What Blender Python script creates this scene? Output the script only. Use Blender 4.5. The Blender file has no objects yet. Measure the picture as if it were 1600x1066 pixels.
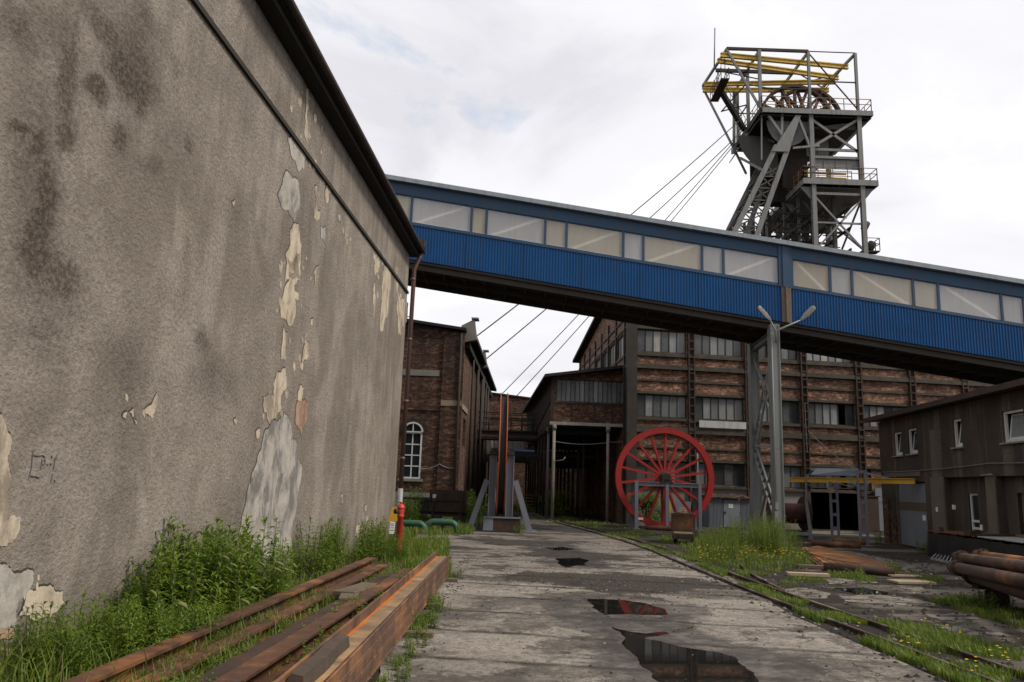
import bpy, bmesh, math, random
from mathutils import Vector, Matrix, noise as mnoise
random.seed(7)
R = math.radians
S = bpy.context.scene
COL = S.collection

# ------------------------------------------------------------------ camera
CAM_H = 1.8
FPX, CX, CY = 1200.0, 800.0, 533.0
PITCH, ROLL = math.atan(222/1200.0), R(2.0)
_f = Vector((0, math.cos(PITCH), math.sin(PITCH)))
_r0 = Vector((1, 0, 0)); _u0 = Vector((0, -math.sin(PITCH), math.cos(PITCH)))
_r = _r0*math.cos(ROLL) + _u0*math.sin(ROLL)
_u = _u0*math.cos(ROLL) - _r0*math.sin(ROLL)
EYE = Vector((0, 0, CAM_H))
cam_d = bpy.data.cameras.new('camera'); cam = bpy.data.objects.new('camera', cam_d); COL.objects.link(cam)
cam_d.sensor_width = 36.0; cam_d.lens = 27.0; cam_d.clip_start = 0.05; cam_d.clip_end = 3000
cam_d.dof.use_dof = True; cam_d.dof.focus_distance = 30.0; cam_d.dof.aperture_fstop = 11.0
m = Matrix.Identity(4)
for i in range(3):
    m[i][0] = _r[i]; m[i][1] = _u[i]; m[i][2] = -_f[i]; m[i][3] = EYE[i]
cam.matrix_world = m
S.camera = cam

# ------------------------------------------------------------------ world, sun, exposure
SUN_EL, SUN_AZ = 48.0, 112.0      # azimuth clockwise from +Y
W = bpy.data.worlds.new('World'); S.world = W; W.use_nodes = True
wt = W.node_tree; wt.nodes.clear()
def wn(t, **k):
    n = wt.nodes.new(t)
    for a, b in k.items(): setattr(n, a, b)
    return n
wl = wt.links.new
out = wn('ShaderNodeOutputWorld'); bg = wn('ShaderNodeBackground'); bg.inputs['Strength'].default_value = 0.1
sky = wn('ShaderNodeTexSky', sky_type='NISHITA', sun_disc=False)
sky.sun_elevation = R(SUN_EL); sky.sun_rotation = R(SUN_AZ); sky.altitude = 250; sky.dust_density = 2.0
tc = wn('ShaderNodeTexCoord'); sep = wn('ShaderNodeSeparateXYZ'); wl(tc.outputs['Generated'], sep.inputs[0])
zz = wn('ShaderNodeMath', operation='MAXIMUM'); wl(sep.outputs[2], zz.inputs[0]); zz.inputs[1].default_value = 0.0
za = wn('ShaderNodeMath', operation='ADD'); wl(zz.outputs[0], za.inputs[0]); za.inputs[1].default_value = 0.22
dx = wn('ShaderNodeMath', operation='DIVIDE'); wl(sep.outputs[0], dx.inputs[0]); wl(za.outputs[0], dx.inputs[1])
dy = wn('ShaderNodeMath', operation='DIVIDE'); wl(sep.outputs[1], dy.inputs[0]); wl(za.outputs[0], dy.inputs[1])
cv = wn('ShaderNodeCombineXYZ'); wl(dx.outputs[0], cv.inputs[0]); wl(dy.outputs[0], cv.inputs[1])
def wnoise(scale, detail, rough, off=(0, 0, 0), dist=0.0):
    a = wn('ShaderNodeVectorMath', operation='ADD'); wl(cv.outputs[0], a.inputs[0]); a.inputs[1].default_value = off
    n = wn('ShaderNodeTexNoise'); n.inputs['Scale'].default_value = scale; n.inputs['Detail'].default_value = detail
    n.inputs['Roughness'].default_value = rough; n.inputs['Distortion'].default_value = dist
    wl(a.outputs[0], n.inputs['Vector']); return n.outputs['Fac']
def wramp(fac, stops):
    r_ = wn('ShaderNodeValToRGB'); wl(fac, r_.inputs[0]); e = r_.color_ramp.elements
    while len(e) < len(stops): e.new(0.5)
    for q, (p, c) in zip(e, stops): q.position = p; q.color = (*c, 1)
    return r_.outputs[0]
cover = wramp(wnoise(2.2, 9, 0.62, (3.1, 7.7, 0), 0.3), [(0.28, (0, 0, 0)), (0.39, (1, 1, 1))])
shade = wramp(wnoise(1.5, 8, 0.55, (9.3, 1.2, 4), 0.5), [(0.34, (6.6, 6.55, 6.95)), (0.46, (7.9, 7.85, 8.2)), (0.55, (8.3, 8.25, 8.5)), (0.66, (10.2, 10.2, 10.2))])
mx = wn('ShaderNodeMix', data_type='RGBA'); wl(cover, mx.inputs[0]); wl(shade, mx.inputs[7])
skb = wn('ShaderNodeMix', data_type='RGBA', blend_type='ADD'); skb.inputs[0].default_value = 1.0
wl(sky.outputs[0], skb.inputs[6]); skb.inputs[7].default_value = (3.6, 3.7, 3.7, 1)
wl(skb.outputs[2], mx.inputs[6])
wl(mx.outputs[2], bg.inputs[0]); wl(bg.outputs[0], out.inputs[0])
sd = bpy.data.lights.new('sun', 'SUN'); sd.energy = 3.0; sd.angle = R(12); sd.color = (1.0, 0.92, 0.80)
so = bpy.data.objects.new('sun', sd); COL.objects.link(so)
sdir = Vector((math.sin(R(SUN_AZ))*math.cos(R(SUN_EL)), math.cos(R(SUN_AZ))*math.cos(R(SUN_EL)), math.sin(R(SUN_EL))))
so.rotation_euler = (-sdir).to_track_quat('-Z', 'Y').to_euler(); so.location = (0, 0, 60)
S.view_settings.view_transform = 'Standard'; S.view_settings.look = 'None'
S.view_settings.exposure = 0.25; S.view_settings.gamma = 1.0
S.cycles.max_bounces = 8; S.cycles.transparent_max_bounces = 12

# ------------------------------------------------------------------ measuring: a pixel of the 1600x1066 photo to a point in the place
def ray(x, y): return _f*FPX + _r*(x-CX) + _u*(CY-y)
def G(x, y, z=0.0):
    d = ray(x, y); return EYE + d*((z-CAM_H)/d.z)
def PY(x, y, yy):
    d = ray(x, y); return EYE + d*(yy/d.y)
class Fr:
    def __init__(s, ox, oy, deg):
        a = R(deg); s.deg = deg; s.o = Vector((ox, oy, 0)); s.ex = Vector((math.cos(a), math.sin(a), 0)); s.ey = Vector((-math.sin(a), math.cos(a), 0))
    def loc(s, w): d = w-s.o; return Vector((d.dot(s.ex), d.dot(s.ey), d.z))
    def w(s, x, y, z): return s.o + s.ex*x + s.ey*y + Vector((0, 0, z))
    def _pl(s, x, y, p, n): d = ray(x, y); return s.loc(EYE + d*((p-EYE).dot(n)/d.dot(n)))
    def fy(s, x, y, y0=0.0): return s._pl(x, y, s.o+s.ey*y0, s.ey)
    def fx(s, x, y, x0=0.0): return s._pl(x, y, s.o+s.ex*x0, s.ex)

# ------------------------------------------------------------------ mesh builder
class MB:
    def __init__(s): s.v = []; s.f = []; s.fm = []; s.mi = 0; s.mats = []; s.smooth = False; s.fs = []
    def mat(s, m_):
        if m_ not in s.mats: s.mats.append(m_)
        s.mi = s.mats.index(m_); return s
    def add(s, vs, fs):
        b = len(s.v); s.v += [tuple(v) for v in vs]
        for f_ in fs: s.f.append([b+i for i in f_]); s.fm.append(s.mi); s.fs.append(s.smooth)
    def poly(s, pts): s.add(pts, [list(range(len(pts)))])
    def hexa(s, p): s.add(p, [(0, 3, 2, 1), (4, 5, 6, 7), (0, 1, 5, 4), (1, 2, 6, 5), (2, 3, 7, 6), (3, 0, 4, 7)])
    def box(s, x0, x1, y0, y1, z0, z1):
        s.hexa([(x0, y0, z0), (x1, y0, z0), (x1, y1, z0), (x0, y1, z0), (x0, y0, z1), (x1, y0, z1), (x1, y1, z1), (x0, y1, z1)])
    def mbox(s, mp, u0, u1, v0, v1, d0, d1):
        s.hexa([mp(u0, v0, d0), mp(u1, v0, d0), mp(u1, v0, d1), mp(u0, v0, d1), mp(u0, v1, d0), mp(u1, v1, d0), mp(u1, v1, d1), mp(u0, v1, d1)])
    def beam(s, p, q, w, h=None, up=(0, 0, 1)):
        h = h or w; p = Vector(p); q = Vector(q); d = (q-p).normalized(); up = Vector(up)
        if abs(d.dot(up)) > 0.98: up = Vector((0, 1, 0)) if abs(d.y) < 0.9 else Vector((1, 0, 0))
        a = d.cross(up).normalized()*(w/2); b = a.normalized().cross(d).normalized()*(h/2)
        s.hexa([p-a-b, p+a-b, p+a+b, p-a+b, q-a-b, q+a-b, q+a+b, q-a+b])
    def ibeam(s, p, q, w, h, t=0.02, up=(0, 0, 1)):
        p = Vector(p); q = Vector(q); d = (q-p).normalized(); up = Vector(up)
        if abs(d.dot(up)) > 0.98: up = Vector((0, 1, 0))
        a = d.cross(up).normalized(); b = a.cross(d).normalized()
        s.beam(p+b*(h/2-t/2), q+b*(h/2-t/2), w, t, b); s.beam(p-b*(h/2-t/2), q-b*(h/2-t/2), w, t, b); s.beam(p, q, t, h-2*t, b)
    def tube(s, p, q, r, n=8, r2=None, caps=True): s.path([p, q], [r, r if r2 is None else r2], n, caps)
    def path(s, pts, rs, n=8, caps=True):
        pts = [Vector(p) for p in pts]
        if not isinstance(rs, (list, tuple)): rs = [rs]*len(pts)
        sm = s.smooth; s.smooth = n > 5
        b = len(s.v); ref = None; L = len(pts)
        for i, p in enumerate(pts):
            d = (pts[min(i+1, L-1)]-pts[max(i-1, 0)]).normalized()
            if ref is None: ref = d.orthogonal().normalized()
            ref = (ref - d*ref.dot(d)); ref = ref.normalized() if ref.length > 1e-6 else d.orthogonal().normalized()
            o = d.cross(ref)
            for k in range(n):
                a = 2*math.pi*k/n; s.v.append(tuple(p + (ref*math.cos(a)+o*math.sin(a))*rs[i]))
        for i in range(L-1):
            for k in range(n):
                s.f.append([b+i*n+k, b+i*n+(k+1) % n, b+(i+1)*n+(k+1) % n, b+(i+1)*n+k]); s.fm.append(s.mi); s.fs.append(s.smooth)
        s.smooth = False
        if caps:
            s.f.append([b+k for k in range(n)][::-1]); s.fm.append(s.mi); s.fs.append(False)
            s.f.append([b+(L-1)*n+k for k in range(n)]); s.fm.append(s.mi); s.fs.append(False)
        s.smooth = sm
    def lathe(s, prof, c, ax, n=24, a0=0.0, a1=2*math.pi):
        c = Vector(c); ax = Vector(ax).normalized(); e = ax.orthogonal().normalized()
        if abs(ax.z) < 0.5: e = (Vector((0, 0, 1))-ax*ax.z).normalized()
        o = ax.cross(e); full = abs(a1-a0-2*math.pi) < 1e-6; N = n if full else n+1; b = len(s.v)
        for (t, r) in prof:
            for k in range(N):
                a = a0+(a1-a0)*k/n; s.v.append(tuple(c+ax*t+(e*math.cos(a)+o*math.sin(a))*r))
        for i in range(len(prof)-1):
            for k in range(n):
                k2 = (k+1) % N; s.f.append([b+i*N+k, b+i*N+k2, b+(i+1)*N+k2, b+(i+1)*N+k]); s.fm.append(s.mi); s.fs.append(s.smooth)
    def wall(s, mp, u0, u1, v0, v1, holes=(), depth=0.15):
        us = sorted({u0, u1, *[h_[0] for h_ in holes], *[h_[1] for h_ in holes]}); vs = sorted({v0, v1, *[h_[2] for h_ in holes], *[h_[3] for h_ in holes]})
        us = [u for u in us if u0 <= u <= u1]; vs = [v for v in vs if v0 <= v <= v1]
        for i in range(len(us)-1):
            for j in range(len(vs)-1):
                uc = (us[i]+us[i+1])/2; vc = (vs[j]+vs[j+1])/2
                if any(h_[0] < uc < h_[1] and h_[2] < vc < h_[3] for h_ in holes): continue
                s.poly([mp(us[i], vs[j], 0), mp(us[i+1], vs[j], 0), mp(us[i+1], vs[j+1], 0), mp(us[i], vs[j+1], 0)])
        for (a, b, c, d) in holes:
            for (p, q) in (((a, c), (b, c)), ((b, c), (b, d)), ((b, d), (a, d)), ((a, d), (a, c))):
                s.poly([mp(p[0], p[1], 0), mp(q[0], q[1], 0), mp(q[0], q[1], depth), mp(p[0], p[1], depth)])
    def build(s, name, xf=None):
        me = bpy.data.meshes.new(name)
        vs = s.v if xf is None else [tuple(xf @ Vector(v)) for v in s.v]
        me.from_pydata(vs, [], s.f)
        for m_ in s.mats: me.materials.append(m_)
        me.polygons.foreach_set('material_index', s.fm); me.polygons.foreach_set('use_smooth', s.fs)
        me.update(); return me

def _props(o, label=None, cat=None, group=None, kind=None):
    if label: o['label'] = label
    if cat: o['category'] = cat
    if group: o['group'] = group
    if kind: o['kind'] = kind
def thing(name, label, cat, loc=(0, 0, 0), rz=0.0, group=None):
    o = bpy.data.objects.new(name, None); COL.objects.link(o); o.location = loc; o.rotation_euler = (0, 0, rz); o.empty_display_size = 0.3
    _props(o, label, cat, group); return o
def rootof(o):
    while o.parent: o = o.parent
    return o
SPLIT = {'pilaster', 'gusset', 'brace', 'stake', 'exposed_brick', 'switch_box', 'weight', 'tie_beam', 'stone_band', 'door_frame', 'cradle', 'rafter_end', 'steel_strip', 'plaster_band', 'wall_pipe', 'steel_rail', 'seam_strip', 'panel', 'leg_brace', 'wind_brace', 'bracing', 'cross_beam', 'top_chord', 'side_truss', 'roof_mast', 'ground_window', 'side_frame', 'cable_rack', 'flange', 'shaft_casing', 'skid', 'wall_cable', 'rim_strip', 'stair'}
def pieces(mb, tol=0.012):   # groups of faces whose boxes touch
    par = list(range(len(mb.v)))
    def find(i):
        while par[i] != i: par[i] = par[par[i]]; i = par[i]
        return i
    for f_ in mb.f:
        for i in f_[1:]: par[find(i)] = find(f_[0])
    comp = {}
    for k, f_ in enumerate(mb.f): comp.setdefault(find(f_[0]), []).append(k)
    cs = list(comp.values()); bb = []
    for c in cs:
        vs = [mb.v[i] for k in c for i in mb.f[k]]; bb.append([min(v[a] for v in vs)-tol for a in range(3)]+[max(v[a] for v in vs)+tol for a in range(3)])
    q = list(range(len(cs)))
    def fd(i):
        while q[i] != i: i = q[i]
        return i
    for i in range(len(cs)):
        for j in range(i):
            if all(bb[i][a] <= bb[j][a+3] and bb[j][a] <= bb[i][a+3] for a in range(3)): q[fd(i)] = fd(j)
    out = {}
    for i, c in enumerate(cs): out.setdefault(fd(i), []).extend(c)
    return list(out.values())
def part(name, mb, parent, mat=None, label=None, world=False, kind=None, bevel=0):
    if mat is not None and not mb.mats: mb.mats = [mat]
    if name in SPLIT:
        pc = pieces(mb)
        if 1 < len(pc) <= 60:
            o = None
            for fs in pc:
                b_ = MB(); b_.mats = list(mb.mats); mp_ = {}
                for k in fs:
                    b_.f.append([mp_.setdefault(i, len(mp_)) for i in mb.f[k]]); b_.fm.append(mb.fm[k]); b_.fs.append(mb.fs[k])
                b_.v = [None]*len(mp_)
                for i, n_ in mp_.items(): b_.v[n_] = mb.v[i]
                o = _part(name, b_, parent, None, label, world, kind, bevel)
            return o
    return _part(name, mb, parent, mat, label, world, kind, bevel)
def _part(name, mb, parent, mat=None, label=None, world=False, kind=None, bevel=0):
    if mat is not None and not mb.mats: mb.mats = [mat]
    xf = None
    if world:
        r_ = rootof(parent); xf = (Matrix.Translation(r_.location) @ Matrix.Rotation(r_.rotation_euler.z, 4, 'Z')).inverted()
    o = bpy.data.objects.new(name, mb.build(name, xf)); COL.objects.link(o); o.parent = parent
    _props(o, label, kind=kind)
    if bevel: bv(o, bevel)
    return o
def bv(o, w, seg=2):
    b = o.modifiers.new('bevel', 'BEVEL'); b.width = w; b.segments = seg; b.limit_method = 'ANGLE'; b.angle_limit = R(40)
def solo(name, mb, mat, label, cat, loc=(0, 0, 0), rz=0.0, group=None, world=False, kind=None, bevel=0):
    if mat is not None and not mb.mats: mb.mats = [mat]
    xf = None
    if world: xf = (Matrix.Translation(Vector(loc)) @ Matrix.Rotation(rz, 4, 'Z')).inverted()
    o = bpy.data.objects.new(name, mb.build(name, xf)); COL.objects.link(o); o.location = loc; o.rotation_euler = (0, 0, rz)
    _props(o, label, cat, group, kind)
    if bevel: bv(o, bevel)
    return o
def copy_tree(o, loc, rz=0.0, sc=1.0, label=None, group=None):
    c = o.copy(); COL.objects.link(c); c.location = loc; c.rotation_euler = (0, 0, rz); c.scale = (sc,)*3 if not isinstance(sc, tuple) else sc
    if label: c['label'] = label
    if group: c['group'] = group
    for ch in list(o.children):
        d = ch.copy(); COL.objects.link(d); d.parent = c
        for g in list(ch.children):
            e = g.copy(); COL.objects.link(e); e.parent = d
    return c

# ------------------------------------------------------------------ materials
class NT:
    def __init__(s, name):
        s.m = bpy.data.materials.new(name); s.m.use_nodes = True; s.t = s.m.node_tree; s.t.nodes.clear()
        s.out = s.t.nodes.new('ShaderNodeOutputMaterial')
        g = s.t.nodes.new('ShaderNodeNewGeometry'); s.pos = g.outputs['Position']; s.nor = g.outputs['True Normal']
        s._obj = None
    def obj(s):
        if s._obj is None: s._obj = s.t.nodes.new('ShaderNodeTexCoord').outputs['Object']
        return s._obj
    def setin(s, i, v):
        if isinstance(v, bpy.types.NodeSocket): s.t.links.new(v, i)
        else:
            if hasattr(i.default_value, '__len__') and not hasattr(v, '__len__'): v = (v,)*len(i.default_value)
            if hasattr(v, '__len__') and len(i.default_value) == 4 and len(v) == 3: v = (*v, 1)
            i.default_value = v
    def math(s, op, a, b=0.0, clamp=False):
        n = s.t.nodes.new('ShaderNodeMath'); n.operation = op; n.use_clamp = clamp; s.setin(n.inputs[0], a); s.setin(n.inputs[1], b); return n.outputs[0]
    def vm(s, op, a, b=(0, 0, 0), o=0):
        n = s.t.nodes.new('ShaderNodeVectorMath'); n.operation = op; s.setin(n.inputs[0], a); s.setin(n.inputs[1], b)
        return n.outputs['Value'] if op in ('LENGTH', 'DOT_PRODUCT') else n.outputs[0]
    def noise(s, scale, detail=4, rough=0.55, vec=None, sc=None, dist=0.0, col=False):
        v = vec if vec is not None else s.pos
        if sc: v = s.vm('MULTIPLY', v, sc)
        n = s.t.nodes.new('ShaderNodeTexNoise'); s.setin(n.inputs['Vector'], v); n.inputs['Scale'].default_value = scale
        n.inputs['Detail'].default_value = detail; n.inputs['Roughness'].default_value = rough; n.inputs['Distortion'].default_value = dist
        return n.outputs['Color'] if col else n.outputs['Fac']
    def voro(s, scale, vec=None, sc=None, feature='F1', out='Distance'):
        v = vec if vec is not None else s.pos
        if sc: v = s.vm('MULTIPLY', v, sc)
        n = s.t.nodes.new('ShaderNodeTexVoronoi'); n.feature = feature; s.setin(n.inputs['Vector'], v); n.inputs['Scale'].default_value = scale; return n.outputs[out]
    def ramp(s, fac, stops):
        n = s.t.nodes.new('ShaderNodeValToRGB'); s.setin(n.inputs[0], fac); e = n.color_ramp.elements
        while len(e) < len(stops): e.new(0.5)
        for q, (p, c) in zip(e, stops):
            q.position = p; c = (c, c, c) if not hasattr(c, '__len__') else c; q.color = (*c, 1)
        return n.outputs[0]
    def mix(s, fac, a, b, blend='MIX'):
        n = s.t.nodes.new('ShaderNodeMix'); n.data_type = 'RGBA'; n.blend_type = blend; s.setin(n.inputs[0], fac); s.setin(n.inputs[6], a); s.setin(n.inputs[7], b); return n.outputs[2]
    def sep(s, v):
        n = s.t.nodes.new('ShaderNodeSeparateXYZ'); s.setin(n.inputs[0], v); return n.outputs
    def comb(s, x, y, z):
        n = s.t.nodes.new('ShaderNodeCombineXYZ'); s.setin(n.inputs[0], x); s.setin(n.inputs[1], y); s.setin(n.inputs[2], z); return n.outputs[0]
    def bump(s, h, strength=0.5, dist=0.02):
        n = s.t.nodes.new('ShaderNodeBump'); n.inputs['Strength'].default_value = strength; n.inputs['Distance'].default_value = dist; s.setin(n.inputs['Height'], h); return n.outputs[0]
    def blob(s, vec, c, r):
        d = s.vm('MULTIPLY', s.vm('SUBTRACT', vec, c), (1/r[0], 1/r[1], 1/r[2])); return s.math('SUBTRACT', 1.0, s.vm('LENGTH', d), True)
    def bsdf(s, color, rough=0.7, metal=0.0, normal=None, spec=0.5, **kw):
        n = s.t.nodes.new('ShaderNodeBsdfPrincipled'); s.setin(n.inputs['Base Color'], color); s.setin(n.inputs['Roughness'], rough); s.setin(n.inputs['Metallic'], metal)
        s.setin(n.inputs['Specular IOR Level'], spec)
        if normal is not None: s.setin(n.inputs['Normal'], normal)
        for k, v in kw.items(): s.setin(n.inputs[k.replace('_', ' ')], v)
        return n.outputs[0]
    def mixs(s, fac, a, b):
        n = s.t.nodes.new('ShaderNodeMixShader'); s.setin(n.inputs[0], fac); s.t.links.new(a, n.inputs[1]); s.t.links.new(b, n.inputs[2]); return n.outputs[0]
    def done(s, sh): s.t.links.new(sh, s.out.inputs[0]); return s.m

def uvz(t):   # along-the-wall coordinate, height
    p = t.sep(t.pos); n = t.sep(t.nor)
    side = t.math('GREATER_THAN', t.math('ABSOLUTE', n[0]), 0.7)
    u = t.math('ADD', t.math('MULTIPLY', p[0], t.math('SUBTRACT', 1.0, side)), t.math('MULTIPLY', p[1], side))
    return t.comb(u, p[2], 0.0)

def m_paint(name, col, wear=0.5, rough=0.5, rust=(0.11, 0.045, 0.02), var=0.25, dirt=0.3, spec=0.35):
    t = NT(name)
    n1 = t.noise(1.3, 5, 0.6); n2 = t.noise(9, 6, 0.7); st = t.noise(3.0, 4, 0.6, sc=(1.5, 1.5, 0.15))
    c = t.mix(t.math('MULTIPLY', n1, var*1.6), col, tuple(x*0.45 for x in col))
    c = t.mix(t.math('MULTIPLY', t.ramp(st, [(0.45, 0), (0.75, 1)]), dirt), c, (0.05, 0.04, 0.032))
    wm = t.ramp(n2, [(0.74-0.22*wear, 0), (0.80-0.22*wear, 1)])
    wm = t.math('MULTIPLY', wm, t.ramp(t.noise(0.9, 3, 0.5), [(0.35, 0.25), (0.6, 1)]))
    c = t.mix(wm, c, t.mix(t.noise(20, 3), rust, tuple(x*2.0 for x in rust)))
    return t.done(t.bsdf(c, t.math('ADD', rough, t.math('MULTIPLY', wm, 0.35)), 0.0, t.bump(n2, 0.15, 0.01), spec))
def m_rust(name, a=(0.055, 0.026, 0.016), b=(0.16, 0.065, 0.026), rough=0.8, hl=None):
    t = NT(name); n1 = t.noise(2.2, 6, 0.65); n2 = t.noise(28, 5, 0.7)
    c = t.mix(t.ramp(n1, [(0.35, 0), (0.68, 1)]), a, b); c = t.mix(t.math('MULTIPLY', n2, 0.55), c, (0.02, 0.014, 0.011))
    if hl: c = t.mix(t.ramp(t.noise(1.1, 5, 0.6), [(0.52, 0), (0.66, 0.8)]), c, hl)
    return t.done(t.bsdf(c, rough, 0.15, t.bump(n2, 0.35, 0.01)))
def m_plain(name, col, rough=0.8, var=0.3, scale=3.0, spec=0.3, bump=0.2):
    t = NT(name); n1 = t.noise(scale, 5, 0.6); n2 = t.noise(scale*11, 4, 0.6)
    c = t.mix(n1, tuple(x*(1-var) for x in col), tuple(x*(1+var) for x in col)); c = t.mix(t.math('MULTIPLY', n2, var), c, tuple(x*0.5 for x in col))
    return t.done(t.bsdf(c, rough, 0, t.bump(n2, bump, 0.01), spec))
def m_brick(name, c1, c2, mortar, soot=0.5, size=(0.27, 0.085), sootc=(0.018, 0.014, 0.012), pale=None, seed=0.0, contrast=1.0):
    t = NT(name); uv = uvz(t); uv = t.vm('ADD', uv, (seed, seed*0.37, 0))
    wob = t.vm('SCALE', t.vm('SUBTRACT', t.noise(2.5, 3, vec=uv, col=True), (0.5, 0.5, 0.5)), (0, 0, 0))
    wn_ = t.t.nodes.new('ShaderNodeVectorMath'); wn_.operation = 'SCALE'; t.setin(wn_.inputs[0], t.vm('SUBTRACT', t.noise(2.5, 3, vec=uv, col=True), (0.5, 0.5, 0.5))); wn_.inputs['Scale'].default_value = 0.02
    b = t.t.nodes.new('ShaderNodeTexBrick'); t.setin(b.inputs['Vector'], t.vm('ADD', uv, wn_.outputs[0]))
    b.inputs['Scale'].default_value = 1.0; b.inputs['Brick Width'].default_value = size[0]; b.inputs['Row Height'].default_value = size[1]; b.inputs['Mortar Size'].default_value = 0.009
    b.inputs['Bias'].default_value = -0.1; b.inputs['Mortar Smooth'].default_value = 0.3
    t.setin(b.inputs['Color1'], c1); t.setin(b.inputs['Color2'], c2); t.setin(b.inputs['Mortar'], mortar)
    cell = t.voro(1.0, uv, (1/size[0], 1/size[1]*0.9, 1), 'F1', 'Color')
    cs = t.sep(cell)
    c = t.mix(t.ramp(cs[0], [(0.25, 0.75*contrast), (0.7, 0)]), b.outputs['Color'], tuple(x*0.22 for x in c1))
    c = t.mix(t.ramp(cs[1], [(0.72, 0), (0.95, 0.7*contrast)]), c, tuple(min(1, x*q) for x, q in zip(c1, (1.5, 1.6, 1.7))))
    c = t.mix(t.ramp(t.noise(5.5, 6, 0.75, uv, (1, 1.5, 1)), [(0.44, 0.7), (0.53, 0)]), c, tuple(x*.25 for x in c2)); c = t.mix(t.ramp(t.noise(8, 5, 0.75, uv, (1, 1.6, 1)), [(0.58, 0), (0.66, 0.6)]), c, (c1[0]*1.7, c1[1]*1.8, c1[2]*1.9))
    if pale: c = t.mix(t.ramp(t.noise(1.1, 6, 0.65, uv), [(0.6, 0), (0.68, 0.8)]), c, pale)
    sm = t.ramp(t.noise(0.35, 6, 0.6, uv, (1.4, 0.45, 1)), [(0.62-0.4*soot, 0), (0.95-0.35*soot, 1)])
    st = t.ramp(t.noise(1.6, 5, 0.6, uv, (1.0, 0.07, 1)), [(0.60-0.25*soot, 0), (0.8-0.15*soot, 0.9)])
    c = t.mix(t.math('MULTIPLY', sm, 0.75), c, sootc); c = t.mix(t.math('MULTIPLY', st, 0.7), c, sootc)
    h_ = t.math('MULTIPLY', b.outputs['Fac'], -1.0); h_ = t.math('ADD', h_, t.noise(30, 3))
    return t.done(t.bsdf(c, 0.9, 0, t.bump(h_, 0.5, 0.02), 0.25))
def m_glass(name, col, rough=0.25, spec=0.5, streak=0.4):
    t = NT(name); n = t.noise(1.5, 4, 0.6); st = t.noise(4, 4, 0.6, sc=(2, 2, 0.2))
    c = t.mix(n, tuple(x*0.6 for x in col), tuple(x*1.4 for x in col)); c = t.mix(t.math('MULTIPLY', t.ramp(st, [(0.4, 0), (0.8, 1)]), streak), c, (0.05, 0.045, 0.04))
    return t.done(t.bsdf(c, t.math('ADD', rough, t.math('MULTIPLY', n, 0.15)), 0, t.bump(t.noise(3, 2), 0.08, 0.02), spec))

GREY = m_paint('grey_paint', (0.23, 0.235, 0.235), 0.45, 0.5, dirt=0.35)
GREYD = m_paint('dark_grey_paint', (0.185, 0.187, 0.183), 0.7, 0.6, dirt=0.55)
BLUEGREY = m_paint('blue_grey_paint', (0.17, 0.185, 0.215), 0.3, 0.45, dirt=0.2)
RED = m_paint('red_paint', (0.36, 0.017, 0.013), 0.32, 0.5, dirt=0.4, rust=(0.09, 0.02, 0.012))
REDOR = m_paint('orange_red_paint', (0.46, 0.085, 0.035), 0.35, 0.5, dirt=0.3)
HYD = m_paint('hydrant_red_paint', (0.48, 0.045, 0.035), 0.1, 0.35, dirt=0.12)
YEL = m_paint('yellow_paint', (0.52, 0.30, 0.02), 0.3, 0.5, dirt=0.2)
BLUEP = m_paint('blue_sheet_paint', (0.0036, 0.073, 0.225), 0.0, 0.42, var=0.5, dirt=0.26, spec=0.2)
BLUEF = m_paint('blue_frame_paint', (0.014, 0.055, 0.115), 0.38, 0.55, var=0.4, dirt=0.5)
GREENP = m_paint('green_paint', (0.018, 0.085, 0.05), 0.7, 0.5)
WHITEP = m_paint('white_paint', (0.6, 0.6, 0.58), 0.1, 0.5, dirt=0.25)
PAPER = m_plain('white_paper', (0.62, 0.62, 0.6), 0.8, 0.08)
INK = m_plain('black_ink', (0.03, 0.03, 0.03), 0.8)
RUST = m_rust('rust', (0.06, 0.027, 0.016), (0.18, 0.072, 0.028), .75, (.25, .10, .035)); RUSTD = m_rust('dark_rust', (0.028, 0.017, 0.012), (0.075, 0.034, 0.018))
RUSTO = m_rust('orange_rust', (0.10, 0.045, 0.02), (0.30, 0.11, 0.03), 0.75, (0.38, 0.15, 0.03))
BLACKST = m_rust('soot_and_shade_steel', (0.016, 0.014, 0.012), (0.045, 0.033, 0.024))
OLIVE = m_rust('sooty_green_steel', (0.028, 0.028, 0.019), (0.075, 0.068, 0.046))
TAR = m_plain('tar_felt', (0.022, 0.02, 0.019), 0.85)
UNDER = m_plain('sooty_boards', (0.04, 0.034, 0.028), 0.9, 0.4, 1.2)
DARK = m_plain('dark_interior', (0.015, 0.014, 0.013), 0.95)  # near-black colour stands in for the darkness inside, so openings look black
TIN = m_paint('weathered_tin', (0.28, 0.29, 0.3), 0.55, 0.45, dirt=0.3)
WOOD = m_plain('old_wood', (0.13, 0.095, 0.07), 0.9, 0.45, 4.0)
WOODL = m_plain('pale_board', (0.36, 0.28, 0.19), 0.85, 0.3, 5.0)
TARP = m_plain('black_tarpaulin', (0.012, 0.012, 0.013), 0.45, 0.3, 3.0, 0.5)
CONC = m_plain('bare_concrete', (0.2, 0.185, 0.165), 0.9, 0.35, 1.5)
SANDST = m_plain('sandstone_band', (0.24, 0.19, 0.14), 0.9, 0.35, 2)
PIPEBR = m_paint('brown_downpipe', (0.115, 0.065, 0.055), 0.25, 0.45, var=0.2)
BR_HALL = m_brick('hall_brick', (0.33, 0.17, 0.108), (0.18, 0.102, 0.072), (0.06, 0.05, 0.042), 0.34, seed=3, contrast=0.9)
BR_SOOT = m_brick('sooty_brick', (0.185, 0.092, 0.056), (0.10, 0.056, 0.04), (0.055, 0.044, 0.036), 0.55, seed=11)
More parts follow.
